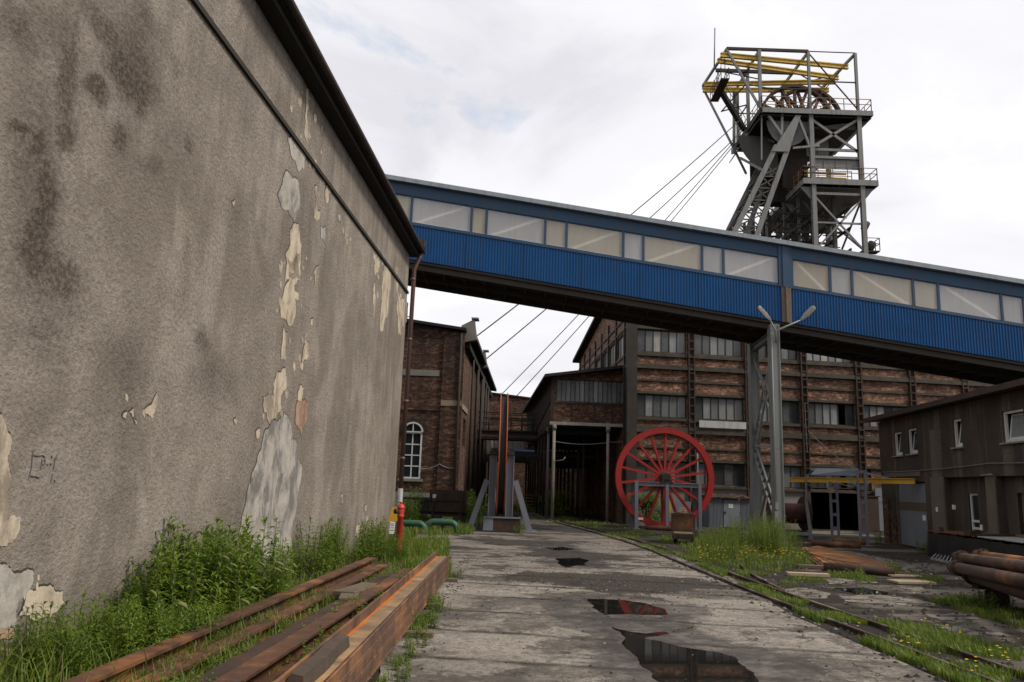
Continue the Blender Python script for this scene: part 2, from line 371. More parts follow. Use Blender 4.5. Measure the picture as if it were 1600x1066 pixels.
BR_SIDE = m_brick('side_brick', (0.19, 0.10, 0.065), (0.12, 0.07, 0.05), (0.08, 0.06, 0.05), 0.42, seed=23)
BR_ANX = m_brick('annex_brick', (0.20, 0.095, 0.052), (0.10, 0.055, 0.038), (0.05, 0.04, 0.034), 0.42, seed=31)
PANES = [m_glass('pane_frosted', (0.20, 0.205, 0.205), 0.3), m_glass('pane_grey', (0.13, 0.137, 0.14), 0.25), m_glass('pane_dark', (0.03, 0.033, 0.036), 0.15), m_glass('pane_pale', (0.30, 0.29, 0.26), 0.4), m_glass('pane_smoky', (0.075, 0.08, 0.082), 0.2)]
DGLASS = m_glass('dark_window_glass', (0.012, 0.015, 0.02), 0.05, 0.5, 0.1)

def m_frost(name='milky_plastic_pane', c0=(0.60, 0.60, 0.62), c1=(0.53, 0.53, 0.54), tpw=0.28):
    t = NT(name)
    a = t.noise(0.7, 4, 0.5); st = t.noise(5, 4, 0.6, sc=(2, 2, 0.12))
    tint = t.ramp(t.noise(0.28, 1, 0.4, sc=(1, 0.1, 0.1)), [(0.4, c0), (0.6, c1)])
    c = t.mix(t.math('MULTIPLY', t.ramp(st, [(0.35, 0), (0.8, 1)]), 0.35), tint, (0.24, 0.22, 0.18))
    c = t.mix(t.math('MULTIPLY', a, 0.35), c, (0.55, 0.55, 0.56))
    s1 = t.bsdf(c, 0.35, 0, t.bump(a, 0.25, 0.05), 0.6)
    tr = t.t.nodes.new('ShaderNodeBsdfTranslucent'); t.setin(tr.inputs[0], (0.75, 0.72, 0.66, 1))
    tp = t.t.nodes.new('ShaderNodeBsdfTransparent'); t.setin(tp.inputs[0], (0.9, 0.88, 0.82, 1))
    return t.done(t.mixs(tpw, t.mixs(0.25, s1, tr.outputs[0]), tp.outputs[0]))
FROSTS = [m_frost(), m_frost('yellowed_plastic_pane', (0.58, 0.53, 0.43), (0.50, 0.44, 0.33)), m_frost('yellowed_plastic_pane_clean', (0.60, 0.56, 0.47), (0.52, 0.47, 0.37)), m_frost('grey_plastic_pane', (0.56, 0.56, 0.58), (0.44, 0.44, 0.46))]
REARP = m_frost('rear_clear_pane', tpw=.75)

def m_leaf(name, a, b):
    t = NT(name); n = t.noise(2.3, 2); n2 = t.noise(17, 2)
    c = t.mix(t.ramp(n, [(0.3, 0), (0.7, 1)]), a, b); c = t.mix(t.math('MULTIPLY', n2, 0.4), c, tuple(x*0.6 for x in a))
    d = t.bsdf(c, 0.55, 0, None, 0.35)
    tr = t.t.nodes.new('ShaderNodeBsdfTranslucent'); t.setin(tr.inputs[0], t.mix(0.5, c, (0.16, 0.26, 0.02)))
    return t.done(t.mixs(0.35, d, tr.outputs[0]))
LEAF = m_leaf('weed_leaf', (0.062, 0.122, 0.012), (0.155, 0.235, 0.02))
LEAF2 = m_leaf('bright_leaf', (0.10, 0.165, 0.013), (0.20, 0.26, 0.022))
GRASSM = m_leaf('grass_blade', (0.085, 0.135, 0.018), (0.18, 0.22, 0.035))
DRYM = m_leaf('dry_grass', (0.15, 0.13, 0.05), (0.2, 0.19, 0.08))
STEM = m_plain('weed_stem', (0.07, 0.08, 0.03), 0.7)
FLOW = m_plain('yellow_petal', (0.75, 0.48, 0.01), 0.6, 0.1)
SEED = m_leaf('seed_head', (0.17, 0.19, 0.05), (0.24, 0.24, 0.09))

# ================================================================== GROUND
def jag(pts, amp=0.04, it=4, seed=1):
    rnd = random.Random(seed); P = [Vector(p) for p in pts]
    for k in range(it):
        Q = []
        for i, p in enumerate(P):
            q = P[(i+1) % len(P)]; Q.append(p); d = q-p; n = d.cross(Vector((0, 0, 1))) if abs(d.z) < 1e-5 else d.cross(Vector((1, 0, 0)))
            mid = (p+q)/2
            if d.length > 0.03: mid = mid + n*rnd.uniform(-1, 1)*amp*1.6
            Q.append(mid)
        P = Q
    return P
PUD = [
 [(869,874),(905,873),(920,877),(916,884),(885,888),(876,884)],
 [(918,938),(975,940),(1010,945),(1040,955),(1043,963),(990,962),(945,963),(935,957)],
 [(956,982),(985,990),(1010,993),(1042,990),(1046,993),(1003,999),(1060,1013),(1120,1022),(1150,1030),(1165,1045),(1185,1066),(1230,1110),(1060,1110),(1025,1066),(1004,1045),(975,1012)],
 [(850,857),(880,856),(900,859),(885,861),(866,861)],
 [(1303,919),(1350,919),(1388,926),(1384,930),(1335,928)]]
def m_road():
    t = NT('concrete_road'); P = t.pos; p = t.sep(P)
    wob = t.vm('SUBTRACT', t.noise(0.9, 5, 0.6, col=True), (0.5, 0.5, 0.5))
    wob2 = t.vm('SUBTRACT', t.noise(4.5, 6, 0.7, col=True), (0.5, 0.5, 0.5))
    Pw = t.vm('ADD', t.vm('ADD', P, t.vm('MULTIPLY', wob, (4.2, 2.6, 0))), t.vm('MULTIPLY', wob2, (1.1, .9, 0)))
    base = t.ramp(t.noise(0.7, 6, 0.65), [(0.3, (0.18, 0.157, 0.135)), (0.7, (0.315, 0.28, 0.245))])
    ag = t.noise(26, 5, 0.85); base = t.mix(t.ramp(ag, [(0.36, 0.75), (0.52, 0)]), base, (0.055, 0.047, 0.04)); base = t.mix(t.ramp(t.voro(30), [(0.10, 0.75), (0.2, 0)]), base, (0.40, 0.37, 0.33))
    base = t.mix(t.ramp(t.noise(9, 8, 0.8), [(0.5, 0.0), (0.58, 0.55)]), base, (0.075, 0.064, 0.055))
    # slab joints: one every 1.5 m across, one seam along
    yj = t.math('ADD', t.math('ADD', p[1], t.math('MULTIPLY', p[0], 0.12)), t.math('MULTIPLY', t.math('SUBTRACT', t.noise(1.2, 4), 0.5), 0.28))
    def joint(co, w):
        fr = t.math('SUBTRACT', t.math('FRACT', co), 0.5); return t.math('SUBTRACT', 1.0, t.math('DIVIDE', t.math('ABSOLUTE', fr), w), True)
    j = joint(t.math('DIVIDE', yj, 1.5), 0.075)
    xs = t.math('ADD', t.math('DIVIDE', t.math('SUBTRACT', p[0], 1.32), 6.0), 0.5); xs = t.math('ADD', xs, t.math('MULTIPLY', t.math('SUBTRACT', t.noise(2, 3), 0.5), 0.02))
    j = t.math('MAXIMUM', t.math('MULTIPLY', j, t.ramp(t.noise(1.1, 3), [(0.3, 0.3), (0.6, 1)])), t.math('MULTIPLY', joint(xs, 0.03), t.ramp(t.noise(0.9, 4), [(0.45, 0), (0.65, .8)])))
    # dirt: coal dust streaks lying across the slabs, thicker far away
    dirt = t.ramp(t.noise(0.5, 8, 0.7, Pw, (1.0, 1.25, 1), 0.2), [(0.47, 0), (0.56, 0.95)])
    far = t.math('MULTIPLY', t.math('SUBTRACT', p[1], 14.0), 0.045, True)
    dirt = t.math('MULTIPLY', dirt, t.math('ADD', 0.78, far), True)
    dirt = t.math('MAXIMUM', dirt, t.math('MULTIPLY', far, t.ramp(t.noise(0.8, 8, 0.72, sc=(0.8, 1.2, 1)), [(0.35, 0.35), (0.6, 0.95)])))
    for c, r in ((G(985, 912), (2.5, 2.3, 9)), (G(860, 905), (1.6, 1.3, 9)), (G(1120, 918), (1.5, 0.9, 9)), (G(900, 868), (2.2, 2.2, 9)), (G(820, 850), (2.0, 1.4, 9))):
        bl = t.math('ADD', t.blob(Pw, c, r), t.math('MULTIPLY', t.math('SUBTRACT', t.noise(3.5, 8, 0.75, sc=(1, 1.8, 1)), 0.5), 0.9)); dirt = t.math('MAXIMUM', dirt, t.ramp(bl, [(0.26, 0), (0.36, 1)]))
    col = t.mix(t.math('MULTIPLY', dirt, 0.92), base, t.mix(t.noise(9, 5), (0.010, 0.0085, 0.0075), (0.052, 0.044, 0.038)))
    ck = t.voro(0.45, t.vm('ADD', P, t.vm('MULTIPLY', t.noise(1.5, 6, 0.7, col=True), (1.5, 1.5, 0))), feature='DISTANCE_TO_EDGE'); ckm = t.math('MULTIPLY', t.ramp(ck, [(0.0, 1), (0.009, 0)]), t.ramp(t.noise(0.4, 3), [(0.48, 0), (0.55, .9)])); j = t.math('MAXIMUM', j, ckm)
    col = t.mix(t.math('MULTIPLY', j, 0.9), col, (0.014, 0.012, 0.01))
    wet = None
    Pm = t.vm('ADD', P, t.vm('MULTIPLY', wob, (1.6, 1.2, 0)))
    for c, r in ((G(895, 879), (1.3, 2.0, 9)), (G(975, 952), (1.6, 2.0, 9)), (G(905, 960), (0.7, 1.3, 9)), (G(985, 985), (1.1, 1.0, 9)), (G(1110, 1045), (1.8, 1.9, 9)), (G(1040, 1000), (1.0, .9, 9)), (G(870, 858), (0.9, 2, 9)), (G(1010, 1050), (0.8, 1, 9))):
        b = t.ramp(t.math('ADD', t.blob(Pm, c, r), t.math('MULTIPLY', t.math('SUBTRACT', t.noise(4.5, 8, 0.75, sc=(1, 1.8, 1)), 0.5), 0.7)), [(0.20, 0), (0.30, 1)]); wet = b if wet is None else t.math('MAXIMUM', wet, b)
    wet = t.math('MULTIPLY', wet, t.ramp(t.noise(2.4, 5, 0.65), [(0.3, 0.35), (0.55, 1)]))
    col = t.mix(t.math('MULTIPLY', wet, 0.75), col, (0.03, 0.027, 0.025))
    rough = t.math('SUBTRACT', 0.92, t.math('MULTIPLY', wet, t.math('ADD', 0.18, t.math('MULTIPLY', t.ramp(t.noise(1.7, 4), [(0.45, 0), (0.6, 1)]), 0.4))))
    h = t.math('ADD', t.math('MULTIPLY', ag, 0.5), t.math('MULTIPLY', j, -1.2)); h = t.math('MULTIPLY', h, t.math('SUBTRACT', 1.0, t.math('MULTIPLY', wet, 0.8)))
    return t.done(t.bsdf(col, rough, 0, t.bump(h, 0.8, 0.02), 0.16))
def m_yard():
    t = NT('coal_dust_yard'); P = t.pos; p = t.sep(P)
    wob = t.vm('SUBTRACT', t.noise(0.8, 5, 0.6, col=True), (0.5, 0.5, 0.5)); Pw = t.vm('ADD', P, t.vm('MULTIPLY', wob, (1.2, 0.8, 0)))
    dark = t.mix(t.noise(6, 6, 0.7), (0.012, 0.010, 0.009), (0.055, 0.047, 0.04))
    lite = t.mix(t.noise(4, 6, 0.7), (0.10, 0.087, 0.075), (0.21, 0.185, 0.16))
    lite = t.mix(t.ramp(t.noise(48, 3, 0.8), [(0.4, 0.6), (0.55, 0)]), lite, (0.045, 0.038, 0.032))
    k = t.ramp(t.noise(0.23, 7, 0.66, Pw, (1, 1.5, 1)), [(0.50, 0), (0.56, 1)])
    k2 = t.ramp(t.noise(0.9, 6, 0.7, Pw, (1, 2.0, 1)), [(0.55, 0), (0.66, 0.7)])
    k = t.math('MAXIMUM', k, k2)
    east = t.math('MULTIPLY', t.math('SUBTRACT', p[0], 5.2), 1.2, True); k = t.math('MULTIPLY', k, east)
    col = t.mix(k, dark, lite)
    moss = t.ramp(t.noise(0.5, 6, 0.7), [(0.60, 0), (0.72, 0.55)]); col = t.mix(moss, col, (0.05, 0.065, 0.025))
    soil = t.math('MULTIPLY', t.math('SUBTRACT', -0.7, p[0]), 1.5, True); col = t.mix(soil, col, t.mix(t.noise(5, 5), (0.035, 0.035, 0.02), (0.075, 0.06, 0.04)))
    h = t.math('ADD', t.noise(20, 6, 0.75), t.math('MULTIPLY', t.noise(3, 4), 2))
    wet = t.ramp(t.noise(0.5, 5, 0.6, Pw, (1, 2, 1)), [(0.56, 0), (0.66, 1)])
    return t.done(t.bsdf(col, t.math('SUBTRACT', 0.93, t.math('MULTIPLY', wet, 0.3)), 0, t.bump(h, 0.9, 0.04), 0.12))
YARD = m_yard(); ROAD = m_road()
g_ = MB(); g_.poly([(-900, -900, 0), (900, -900, 0), (900, 900, 0), (-900, 900, 0)]); solo('ground', g_, YARD, None, None, kind='structure')
rl = [(-0.95,-6),(-1.1,7.4),(-1.42,15),(-1.6,20.5),(-2.7,22.3),(-2.9,26.8),(-1.9,28.6),(-0.6,30.8),(0.3,33),(0.6,38),(0.6,62)]
rr = [(4.3,-6),(4.42,8),(4.72,17),(4.4,26),(3.5,33),(2.1,41),(1.8,62)]
outl = jag([(x, y, 0) for x, y in rl] + [(x, y, 0) for x, y in reversed(rr)], 0.018, 5, 4)
rd = MB(); n_ = len(outl); rd.poly([(q.x, q.y, 0.016) for q in outl]); 
for i in range(n_):
    a, b = outl[i], outl[(i+1) % n_]; rd.poly([(a.x, a.y, -0.05), (b.x, b.y, -0.05), (b.x, b.y, 0.016), (a.x, a.y, 0.016)])
solo('road', rd, ROAD, None, None, kind='structure')
_t = NT('rain_water'); WATER = _t.done(_t.bsdf((0.012, 0.011, 0.010), 0.015, 0, _t.bump(_t.noise(3, 2), 0.012, 0.01), 0.5, IOR=1.33))
for i, pp in enumerate(PUD):
    b = MB(); zz_ = 0.0215 if i < 4 else 0.006
    b.poly([(q.x, q.y, zz_) for q in jag([G(x, y) for x, y in pp], 0.055, 4, 20+i)])
    solo('puddle', b, WATER, None, None, kind='structure')
_t = NT('worn_concrete_slab'); _b = _t.mix(_t.noise(2, 6, .7), (0.12, 0.104, 0.088), (0.27, 0.24, 0.205)); _b = _t.mix(_t.ramp(_t.noise(2.6, 8, .78, sc=(1, 1.8, 1)), [(.47, 0), (.56, .95)]), _b, (0.03, 0.026, 0.022)); SLAB = _t.done(_t.bsdf(_b, .93, 0, _t.bump(_t.noise(20, 5, .8), .6, .02), .1))
for i, pp in enumerate([[(1222,921),(1258,918),(1298,928),(1290,936),(1240,934)], [(1310,932),(1380,930),(1440,938),(1470,948),(1400,947),(1320,940)], [(1440,960),(1500,958),(1535,968),(1490,975)], [(1455,975),(1550,985),(1590,995),(1500,992)], [(1250,855),(1330,862),(1440,893),(1400,897),(1330,885)], [(1285,905),(1360,905),(1372,911),(1300,913)], [(1400,915),(1440,917),(1445,923),(1415,924)]]):
    b = MB(); b.poly([(q.x, q.y, 0.005) for q in jag([G(x, y) for x, y in pp], 0.05, 4, 50+i)]); solo('concrete_slab', b, SLAB, None, None, kind='structure')

# narrow-gauge track: two rails along the road's right side
def spline(pts, n=14):
    P = [Vector(p) for p in pts]; P = [P[0]*2-P[1]]+P+[P[-1]*2-P[-2]]; o = []
    for i in range(1, len(P)-2):
        for k in range(n):
            s_ = k/n; a, b, c, d = P[i-1:i+3]
            o.append(0.5*((2*b)+(c-a)*s_+(2*a-5*b+4*c-d)*s_*s_+(3*b-a-3*c+d)*s_**3))
    o.append(P[-2]); return o
def sweep(mb, pts, prof):
    n = len(prof); b0 = len(mb.v)
    for i, p in enumerate(pts):
        d = (pts[min(i+1, len(pts)-1)]-pts[max(0, i-1)]).normalized(); a = Vector((d.y, -d.x, 0)).normalized()
        for (u, w) in prof: mb.v.append(tuple(p+a*u+Vector((0, 0, w))))
    for i in range(len(pts)-1):
        for k in range(n):
            mb.f.append([b0+i*n+k, b0+i*n+(k+1) % n, b0+(i+1)*n+(k+1) % n, b0+(i+1)*n+k]); mb.fm.append(mb.mi); mb.fs.append(False)
RAILP = [(-.05,0),(.05,0),(.05,.01),(.012,.02),(.012,.055),(.026,.062),(.026,.085),(-.026,.085),(-.026,.062),(-.012,.055),(-.012,.02),(-.05,.01)]
railpts = [(5.62,3,0),(5.36,9.15,0),(5.05,13.9,0),(4.88,18.8,0),(4.72,24,0),(4.15,29.5,0),(3.5,34,0),(2.9,38.5,0),(2.7,44,0)]
RAILM = m_rust('worn_rail_steel', (0.045, 0.028, 0.02), (0.11, 0.065, 0.045), 0.55, (0.2, 0.17, 0.14))
for k, dx_, lab in ((0, 0.0, 'rusty narrow gauge rail on the yard side of the track by the road'), (1, -0.57, 'rusty narrow gauge rail on the road side of the track, half sunk in grass')):
    mb = MB(); sweep(mb, spline([(x+dx_, y, z-0.02) for x, y, z in railpts]), RAILP)
    solo('rail', mb, RAILM, lab, 'rail', group='rails of the narrow gauge track')
mb = MB(); sweep(mb, spline([(9.2,30,-.03),(7.6,26.5,-.03),(6.4,22,-.03),(5.5,18.0,-.03),(5.12,14.6,-.03)]), RAILP); solo('rail', mb, RAILM, 'rusty branch rail curving from the track towards the mine cart', 'rail')

# ================================================================== LEFT PLASTERED BUILDING
c_ = G(613, 842); WA = Fr(c_.x, c_.y, -3.0)
def m_plaster():
    t = NT('stained_roughcast'); P = t.obj(); n1 = t.noise(0.45, 6, 0.62, P); n2 = t.noise(2.4, 6, 0.65, P)
    c = t.mix(t.ramp(n1, [(0.3, 0), (0.7, 1)]), (0.225, 0.195, 0.168), (0.36, 0.318, 0.278)); c = t.mix(t.math('MULTIPLY', t.ramp(n2, [(0.35, 0), (0.7, 1)]), 0.4), c, (0.17, 0.142, 0.118))
    gr = t.noise(17, 5, 0.72, P); c = t.mix(t.ramp(gr, [(0.38, 0.36), (0.52, 0)]), c, (0.11, 0.09, 0.073)); c = t.mix(t.ramp(gr, [(0.55, 0), (0.70, 0.25)]), c, (0.52, 0.46, 0.39))
    big = t.noise(0.8, 5, 0.6, P, (1, 1, .6), 0.6); c = t.mix(t.ramp(big, [(0.42, .45), (0.56, 0)]), c, (0.125, 0.102, 0.083)); c = t.mix(t.ramp(t.noise(1.3, 6, 0.65, P, (1, 1, .35)), [(0.56, 0), (0.72, .45)]), c, (0.42, 0.37, 0.315))
    pz = t.sep(P)
    st = t.noise(2.2, 5, 0.6, P, (1, 1.3, 0.10)); up = t.math('MULTIPLY', t.math('SUBTRACT', pz[2], 4.0), 0.16, True); near = t.math('MULTIPLY', t.math('ADD', pz[1], 11), 0.12, True)
    c = t.mix(t.math('MULTIPLY', t.ramp(st, [(0.46, 0), (0.68, 0.75)]), t.math('MAXIMUM', t.math('MULTIPLY', up, 0.8), t.math('MULTIPLY', near, 0.45))), c, (0.075, 0.06, 0.05))
    c = t.mix(t.math('MULTIPLY', t.ramp(t.noise(1.7, 5, 0.6, P, (1, 1.1, 0.08)), [(0.62, 0), (0.74, 1)]), t.math('MULTIPLY', up, 0.5)), c, (0.42, 0.37, 0.30))
    wob = t.vm('SUBTRACT', t.noise(2.2, 6, 0.7, P, col=True), (0.5, 0.5, 0.5)); Pw = t.vm('ADD', P, t.vm('MULTIPLY', wob, (0, .55, .8)))
    acc = None
    for (x, y, rx, ry, s) in ((75,300,26,60,1),(60,370,30,80,1.2),(95,430,50,50,.9),(70,450,55,70,.7),(105,120,22,120,.9),(105,210,16,40,1),(165,50,55,30,.8),(205,125,50,50,1),(225,30,40,35,.7),(150,145,22,30,1),(30,205,26,16,1),(62,230,24,16,1),(190,215,14,20,.9),(295,225,9,22,.8),(240,260,22,20,.6),(280,110,12,40,.6),(318,535,18,22,.8),(60,520,60,50,.6),(110,490,40,40,.6),(210,570,90,50,.45),(330,590,50,50,.6),(205,580,20,40,.6),(30,40,40,40,.7),(165,720,60,90,.35),(360,330,30,60,.35),(290,480,40,40,.4),(160,790,30,25,.4),(400,560,20,60,.35),(90,350,110,110,.45),(190,130,120,120,.4),(60,250,40,170,.7),(110,60,60,60,.6),(215,90,40,70,.8)):
        a = WA.fx(x, y); b = WA.fx(x+rx, y); d = WA.fx(x, y-ry)
        q = t.math('MULTIPLY', t.blob(Pw, (0, a.y, a.z), (9, abs(b.y-a.y)*1.25, abs(d.z-a.z)*1.25)), 1.7*s, True); q = t.math('MULTIPLY', q, min(1, s))
        acc = q if acc is None else t.math('MAXIMUM', acc, q)
    c = t.mix(t.math('MULTIPLY', acc, 0.84), c, t.mix(t.ramp(gr, [(0.45, 0), (0.6, 1)]), (0.045, 0.035, 0.028), (0.12, 0.098, 0.08)))
    low = t.math('MULTIPLY', t.math('SUBTRACT', 0.9, pz[2]), 0.8, True); c = t.mix(t.math('MULTIPLY', low, t.noise(1.5, 5, 0.6, P)), c, (0.1, 0.085, 0.07))
    ck = t.voro(0.55, t.vm('ADD', P, t.vm('MULTIPLY', t.vm('SUBTRACT', t.noise(1.8, 6, 0.7, P, col=True), (0.5, 0.5, 0.5)), (0, 1.6, 1.6))), feature='DISTANCE_TO_EDGE')
    ckm = t.math('MULTIPLY', t.ramp(ck, [(0.0, 1), (0.007, 0)]), t.ramp(t.noise(0.5, 3, 0.5, P), [(0.52, 0), (0.62, .8)]))
    h = t.math('ADD', gr, 0.0); h = t.math('ADD', h, t.math('MULTIPLY', t.noise(1.5, 4, 0.6, P), 1.2))
    return t.done(t.bsdf(c, 0.95, 0, t.bump(h, 0.75, 0.06), 0.1))
PLAST = m_plaster()
def m_patch(name, a, b, c):
    t = NT(name); n = t.noise(3.0, 8, 0.75, sc=(1, 1, 0.8)); k = t.mix(t.ramp(n, [(0.35, 0), (0.62, 1)]), a, b); k = t.mix(t.ramp(t.noise(1.3, 6, 0.7, sc=(2, 2, 1.1), dist=0.3), [(0.46, 0), (0.60, 0.9)]), k, c)
    return t.done(t.bsdf(k, 0.92, 0, t.bump(t.noise(14, 5, 0.7), 0.5, 0.02), 0.2))
EDGE = m_plain('shaded_broken_edge', (0.055, 0.046, 0.038), 0.95)
CREAM = m_patch('bare_cream_plaster', (0.38, 0.315, 0.235), (0.50, 0.43, 0.335), (0.20, 0.165, 0.13))
CEMENT = m_patch('grey_cement_repair', (0.27, 0.245, 0.215), (0.40, 0.37, 0.335), (0.13, 0.123, 0.12))
PBRICK = m_patch('exposed_old_brick', (0.30, 0.19, 0.13), (0.36, 0.26, 0.18), (0.2, 0.12, 0.09))
pl = thing('plaster_building', 'grey brown stained roughcast building with peeling plaster and dark eave beside the road', 'building', (c_.x, c_.y, 0), R(-3.0))
b = MB(); b.box(-14, 0, -40, 0, -0.3, 9.02); part('wall', b, pl, PLAST)
b = MB(); b.box(-14.3, 0.28, -40, 0.22, 9.03, 9.15); b.box(-14.3, 0.36, -40, 0.26, 9.155, 9.33); rf = part('roof', b, pl, TAR)
b = MB(); b.path([(0.43, -40, 9.22), (0.43, -20, 9.22), (0.43, 0.2, 9.2)], 0.065, 8); part('gutter', b, pl, m_rust('dark_gutter', (0.035, 0.026, 0.022), (0.08, 0.05, 0.04)))
b = MB(); b.box(0.0, 0.05, -40, 0.0, 7.72, 7.80); part('ledge', b, pl, m_plain('black_ledge', (0.03, 0.026, 0.022), 0.9))
def lp(zs, pts):   # zoom picture pixel -> photo pixel -> wall
    s, ox, oy = zs; return [WA.fx(ox+x/s, oy+y/s) for x, y in pts]
Z1, Z2, Z3 = (2.4227, 0, 0), (2.4227, 0, 400), (3.7275, 0, 780)
PATCH = [
 (CEMENT, Z1, [(1090,520),(1115,535),(1160,575),(1150,640),(1130,650),(1105,600)]), (CEMENT, Z1, [(1080,650),(1130,690),(1132,800),(1112,840),(1065,785),(1050,735),(1068,700)]),
 (CREAM, Z1, [(1098,870),(1130,850),(1140,930),(1128,1000),(1135,1066),(1078,1066),(1085,1000),(1080,960),(1098,930)]),
 (CREAM, Z2, [(1082,-10),(1133,-10),(1135,95),(1112,110),(1118,200),(1105,262),(1085,250),(1060,235),(1076,120),(1094,90)]),
 (CREAM, Z2, [(1072,262),(1088,290),(1080,400),(1062,388),(1068,330)]), (CREAM, Z2, [(1045,430),(1080,423),(1084,500),(1062,530),(1068,580),(1020,640),(998,590),(996,533),(1035,530)]),
 (CEMENT, Z2, [(1005,660),(1030,625),(1065,605),(1100,640),(1125,720),(1140,790),(1122,920),(1105,1090),(1095,1180),(900,1180),(905,1060),(930,930),(968,790)]),
 (PBRICK, Z2, [(1120,560),(1165,558),(1160,620),(1140,680),(1118,640)]), (CREAM, Z2, [(1150,340),(1170,332),(1168,382),(1142,420)]), (CREAM, Z2, [(1135,490),(1148,500),(1140,555),(1125,545)]),
 (CREAM, Z2, [(543,585),(590,518),(596,560),(580,602),(550,598)]), (CREAM, Z2, [(488,590),(503,578),(502,612)]), (CREAM, Z2, [(505,615),(520,628),(512,641)]), (CREAM, Z2, [(463,608),(480,590),(475,622)]),
 (CREAM, Z2, [(968,665),(983,655),(980,690),(970,692)]), (CREAM, Z2, [(883,615),(893,612),(895,636),(886,630)]),
 (CREAM, Z2, [(1420,10),(1432,0),(1432,60),(1418,75)]), (CREAM, Z2, [(1455,36),(1478,60),(1470,180),(1450,282),(1437,276),(1446,150)]), (CREAM, Z2, [(1412,120),(1418,100),(1418,230),(1412,240)]),
 (CREAM, Z2, [(1503,128),(1530,160),(1526,270),(1510,303),(1500,200)]), (CREAM, Z2, [(1533,170),(1546,180),(1536,252)]), (CREAM, Z2, [(1188,60),(1207,40),(1203,85),(1190,110)]), (CREAM, Z2, [(1175,240),(1186,235),(1183,262),(1174,260)]),
 (CREAM, Z1, [(1230,720),(1240,700),(1241,772),(1232,765)]), (CREAM, Z1, [(1190,705),(1198,700),(1200,830),(1188,825)]), (CEMENT, Z1, [(1212,848),(1232,860),(1229,920),(1216,905)]), (CREAM, Z1, [(1158,330),(1166,340),(1160,540),(1150,500)]),
 (CREAM, Z1, [(1200,810),(1213,800),(1208,830),(1196,842)]), (CREAM, Z1, [(876,765),(888,760),(884,784)]), (CREAM, Z1, [(1216,470),(1222,480),(1218,520)]),
 (CREAM, Z2, [(-90,560),(0,600),(20,640),(42,690),(38,860),(28,1000),(78,990),(60,1066),(20,1100),(-90,1140)]), (CEMENT, Z3, [(-60,400),(30,380),(120,430),(190,420),(185,495),(140,560),(90,650),(90,760),(-60,760)]),
 (CREAM, Z3, [(150,545),(220,520),(290,500),(360,535),(370,600),(290,690),(200,730),(110,680)]), (PBRICK, Z3, [(-40,755),(75,750),(80,830),(-40,840)]), (PBRICK, Z3, [(-40,870),(60,850),(50,930),(-40,940)]),
 (CREAM, Z2, [(1350,1010),(1362,1020),(1356,1066),(1344,1060)]), (CREAM, Z2, [(1290,905),(1296,900),(1298,940),(1292,938)]), (CREAM, Z2, [(1380,950),(1386,945),(1386,972),(1380,970)])]
for i, (mt, zs, pp) in enumerate(PATCH):
    q = jag([(0, v.y, v.z) for v in lp(zs, pp)], 0.12, 5, 100+i); b = MB(); b.mat(mt)
    b.poly([(0.006, v.y, v.z) for v in q])
    b.mat(EDGE); ce_ = sum((v for v in q), Vector())/len(q); b.poly([(0.003, v.y+(v-ce_).normalized().y*.016-.012, v.z+(v-ce_).normalized().z*.016+.010) for v in q]); b.mat(mt)  # broken edge as a dark rim shifted up and aside, painting the lip's shade
    for k in range(len(q)):
        a, d = q[k], q[(k+1) % len(q)]; b.poly([(-0.01, a.y, a.z), (-0.01, d.y, d.z), (0.006, d.y, d.z), (0.006, a.y, a.z)])
    part('exposed_plaster', b, pl, mt)
rnd = random.Random(44)
for (x0, y0, x1, y1, n, sg) in ((475, 140, 500, 320, 12, 8), (455, 400, 440, 640, 16, 12), (480, 400, 470, 650, 12, 9), (590, 400, 600, 470, 14, 9), (510, 260, 540, 380, 8, 10), (560, 790, 575, 840, 5, 6), (620, 420, 628, 520, 8, 4), (205, 620, 240, 660, 4, 10), (20, 900, 80, 960, 7, 16), (405, 650, 480, 640, 5, 8)):
    for k in range(n):
        t_ = rnd.random(); px, py = x0+(x1-x0)*t_+rnd.gauss(0, sg), y0+(y1-y0)*t_; s = rnd.uniform(1.2, 4.5)
        q = jag([(0, v.y, v.z) for v in lp((1, 0, 0), [(px-s*.5, py-s*1.6), (px+s*.5, py-s), (px+s*.6, py+s), (px, py+s*2.2), (px-s*.6, py+s*.6)])], 0.15, 3, 700+k); b = MB(); b.poly([(0.005, v.y, v.z) for v in q]); part('exposed_plaster', b, pl, CREAM if rnd.random() < .8 else CEMENT)
GZ = (10.66, 0, 660); b = MB()
for st in ([(548,470),(530,560),(512,760),(470,930)], [(545,545),(600,555),(700,545),(740,580)], [(500,890),(570,895),(650,925)], [(690,620),(682,700),(665,790)], [(690,650),(740,610),(735,690),(690,700)], [(780,700),(790,720)], [(830,680),(838,720)], [(845,560),(860,590)], [(942,540),(905,620),(880,790)], [(945,590),(900,610)], [(870,860),(850,930),(835,1000)], [(900,960),(905,1000)]):
    pts = lp(GZ, st)
    for a, d in zip(pts, pts[1:]): b.beam((0.004, a.y, a.z), (0.004, d.y, d.z), 0.005, 0.016, up=(1, 0, 0))
part('graffiti', b, pl, m_plain('faded_blue_grey_ink', (0.14, 0.13, 0.14), 0.9))
b = MB(); b.path([(0.34, 0.12, 9.12), (0.30, 0.12, 8.95), (0.16, 0.13, 8.6), (0.14, 0.13, 1.5)], 0.07, 10)
for z in (8.2, 6.2, 4.2, 2.4): b.tube((0.14, 0.13, z), (0.14, 0.13, z+.09), 0.085, 10)
dp = part('downpipe', b, pl, PIPEBR)
b = MB(); b.tube((0.14, 0.13, -.05), (0.14, 0.13, 1.52), 0.08, 10); part('pipe_foot', b, dp, TIN)
b = MB(); b.box(0.2, 0.46, 0.02, 0.3, 9.34, 9.58); part('gutter_box', b, pl, RUSTD)

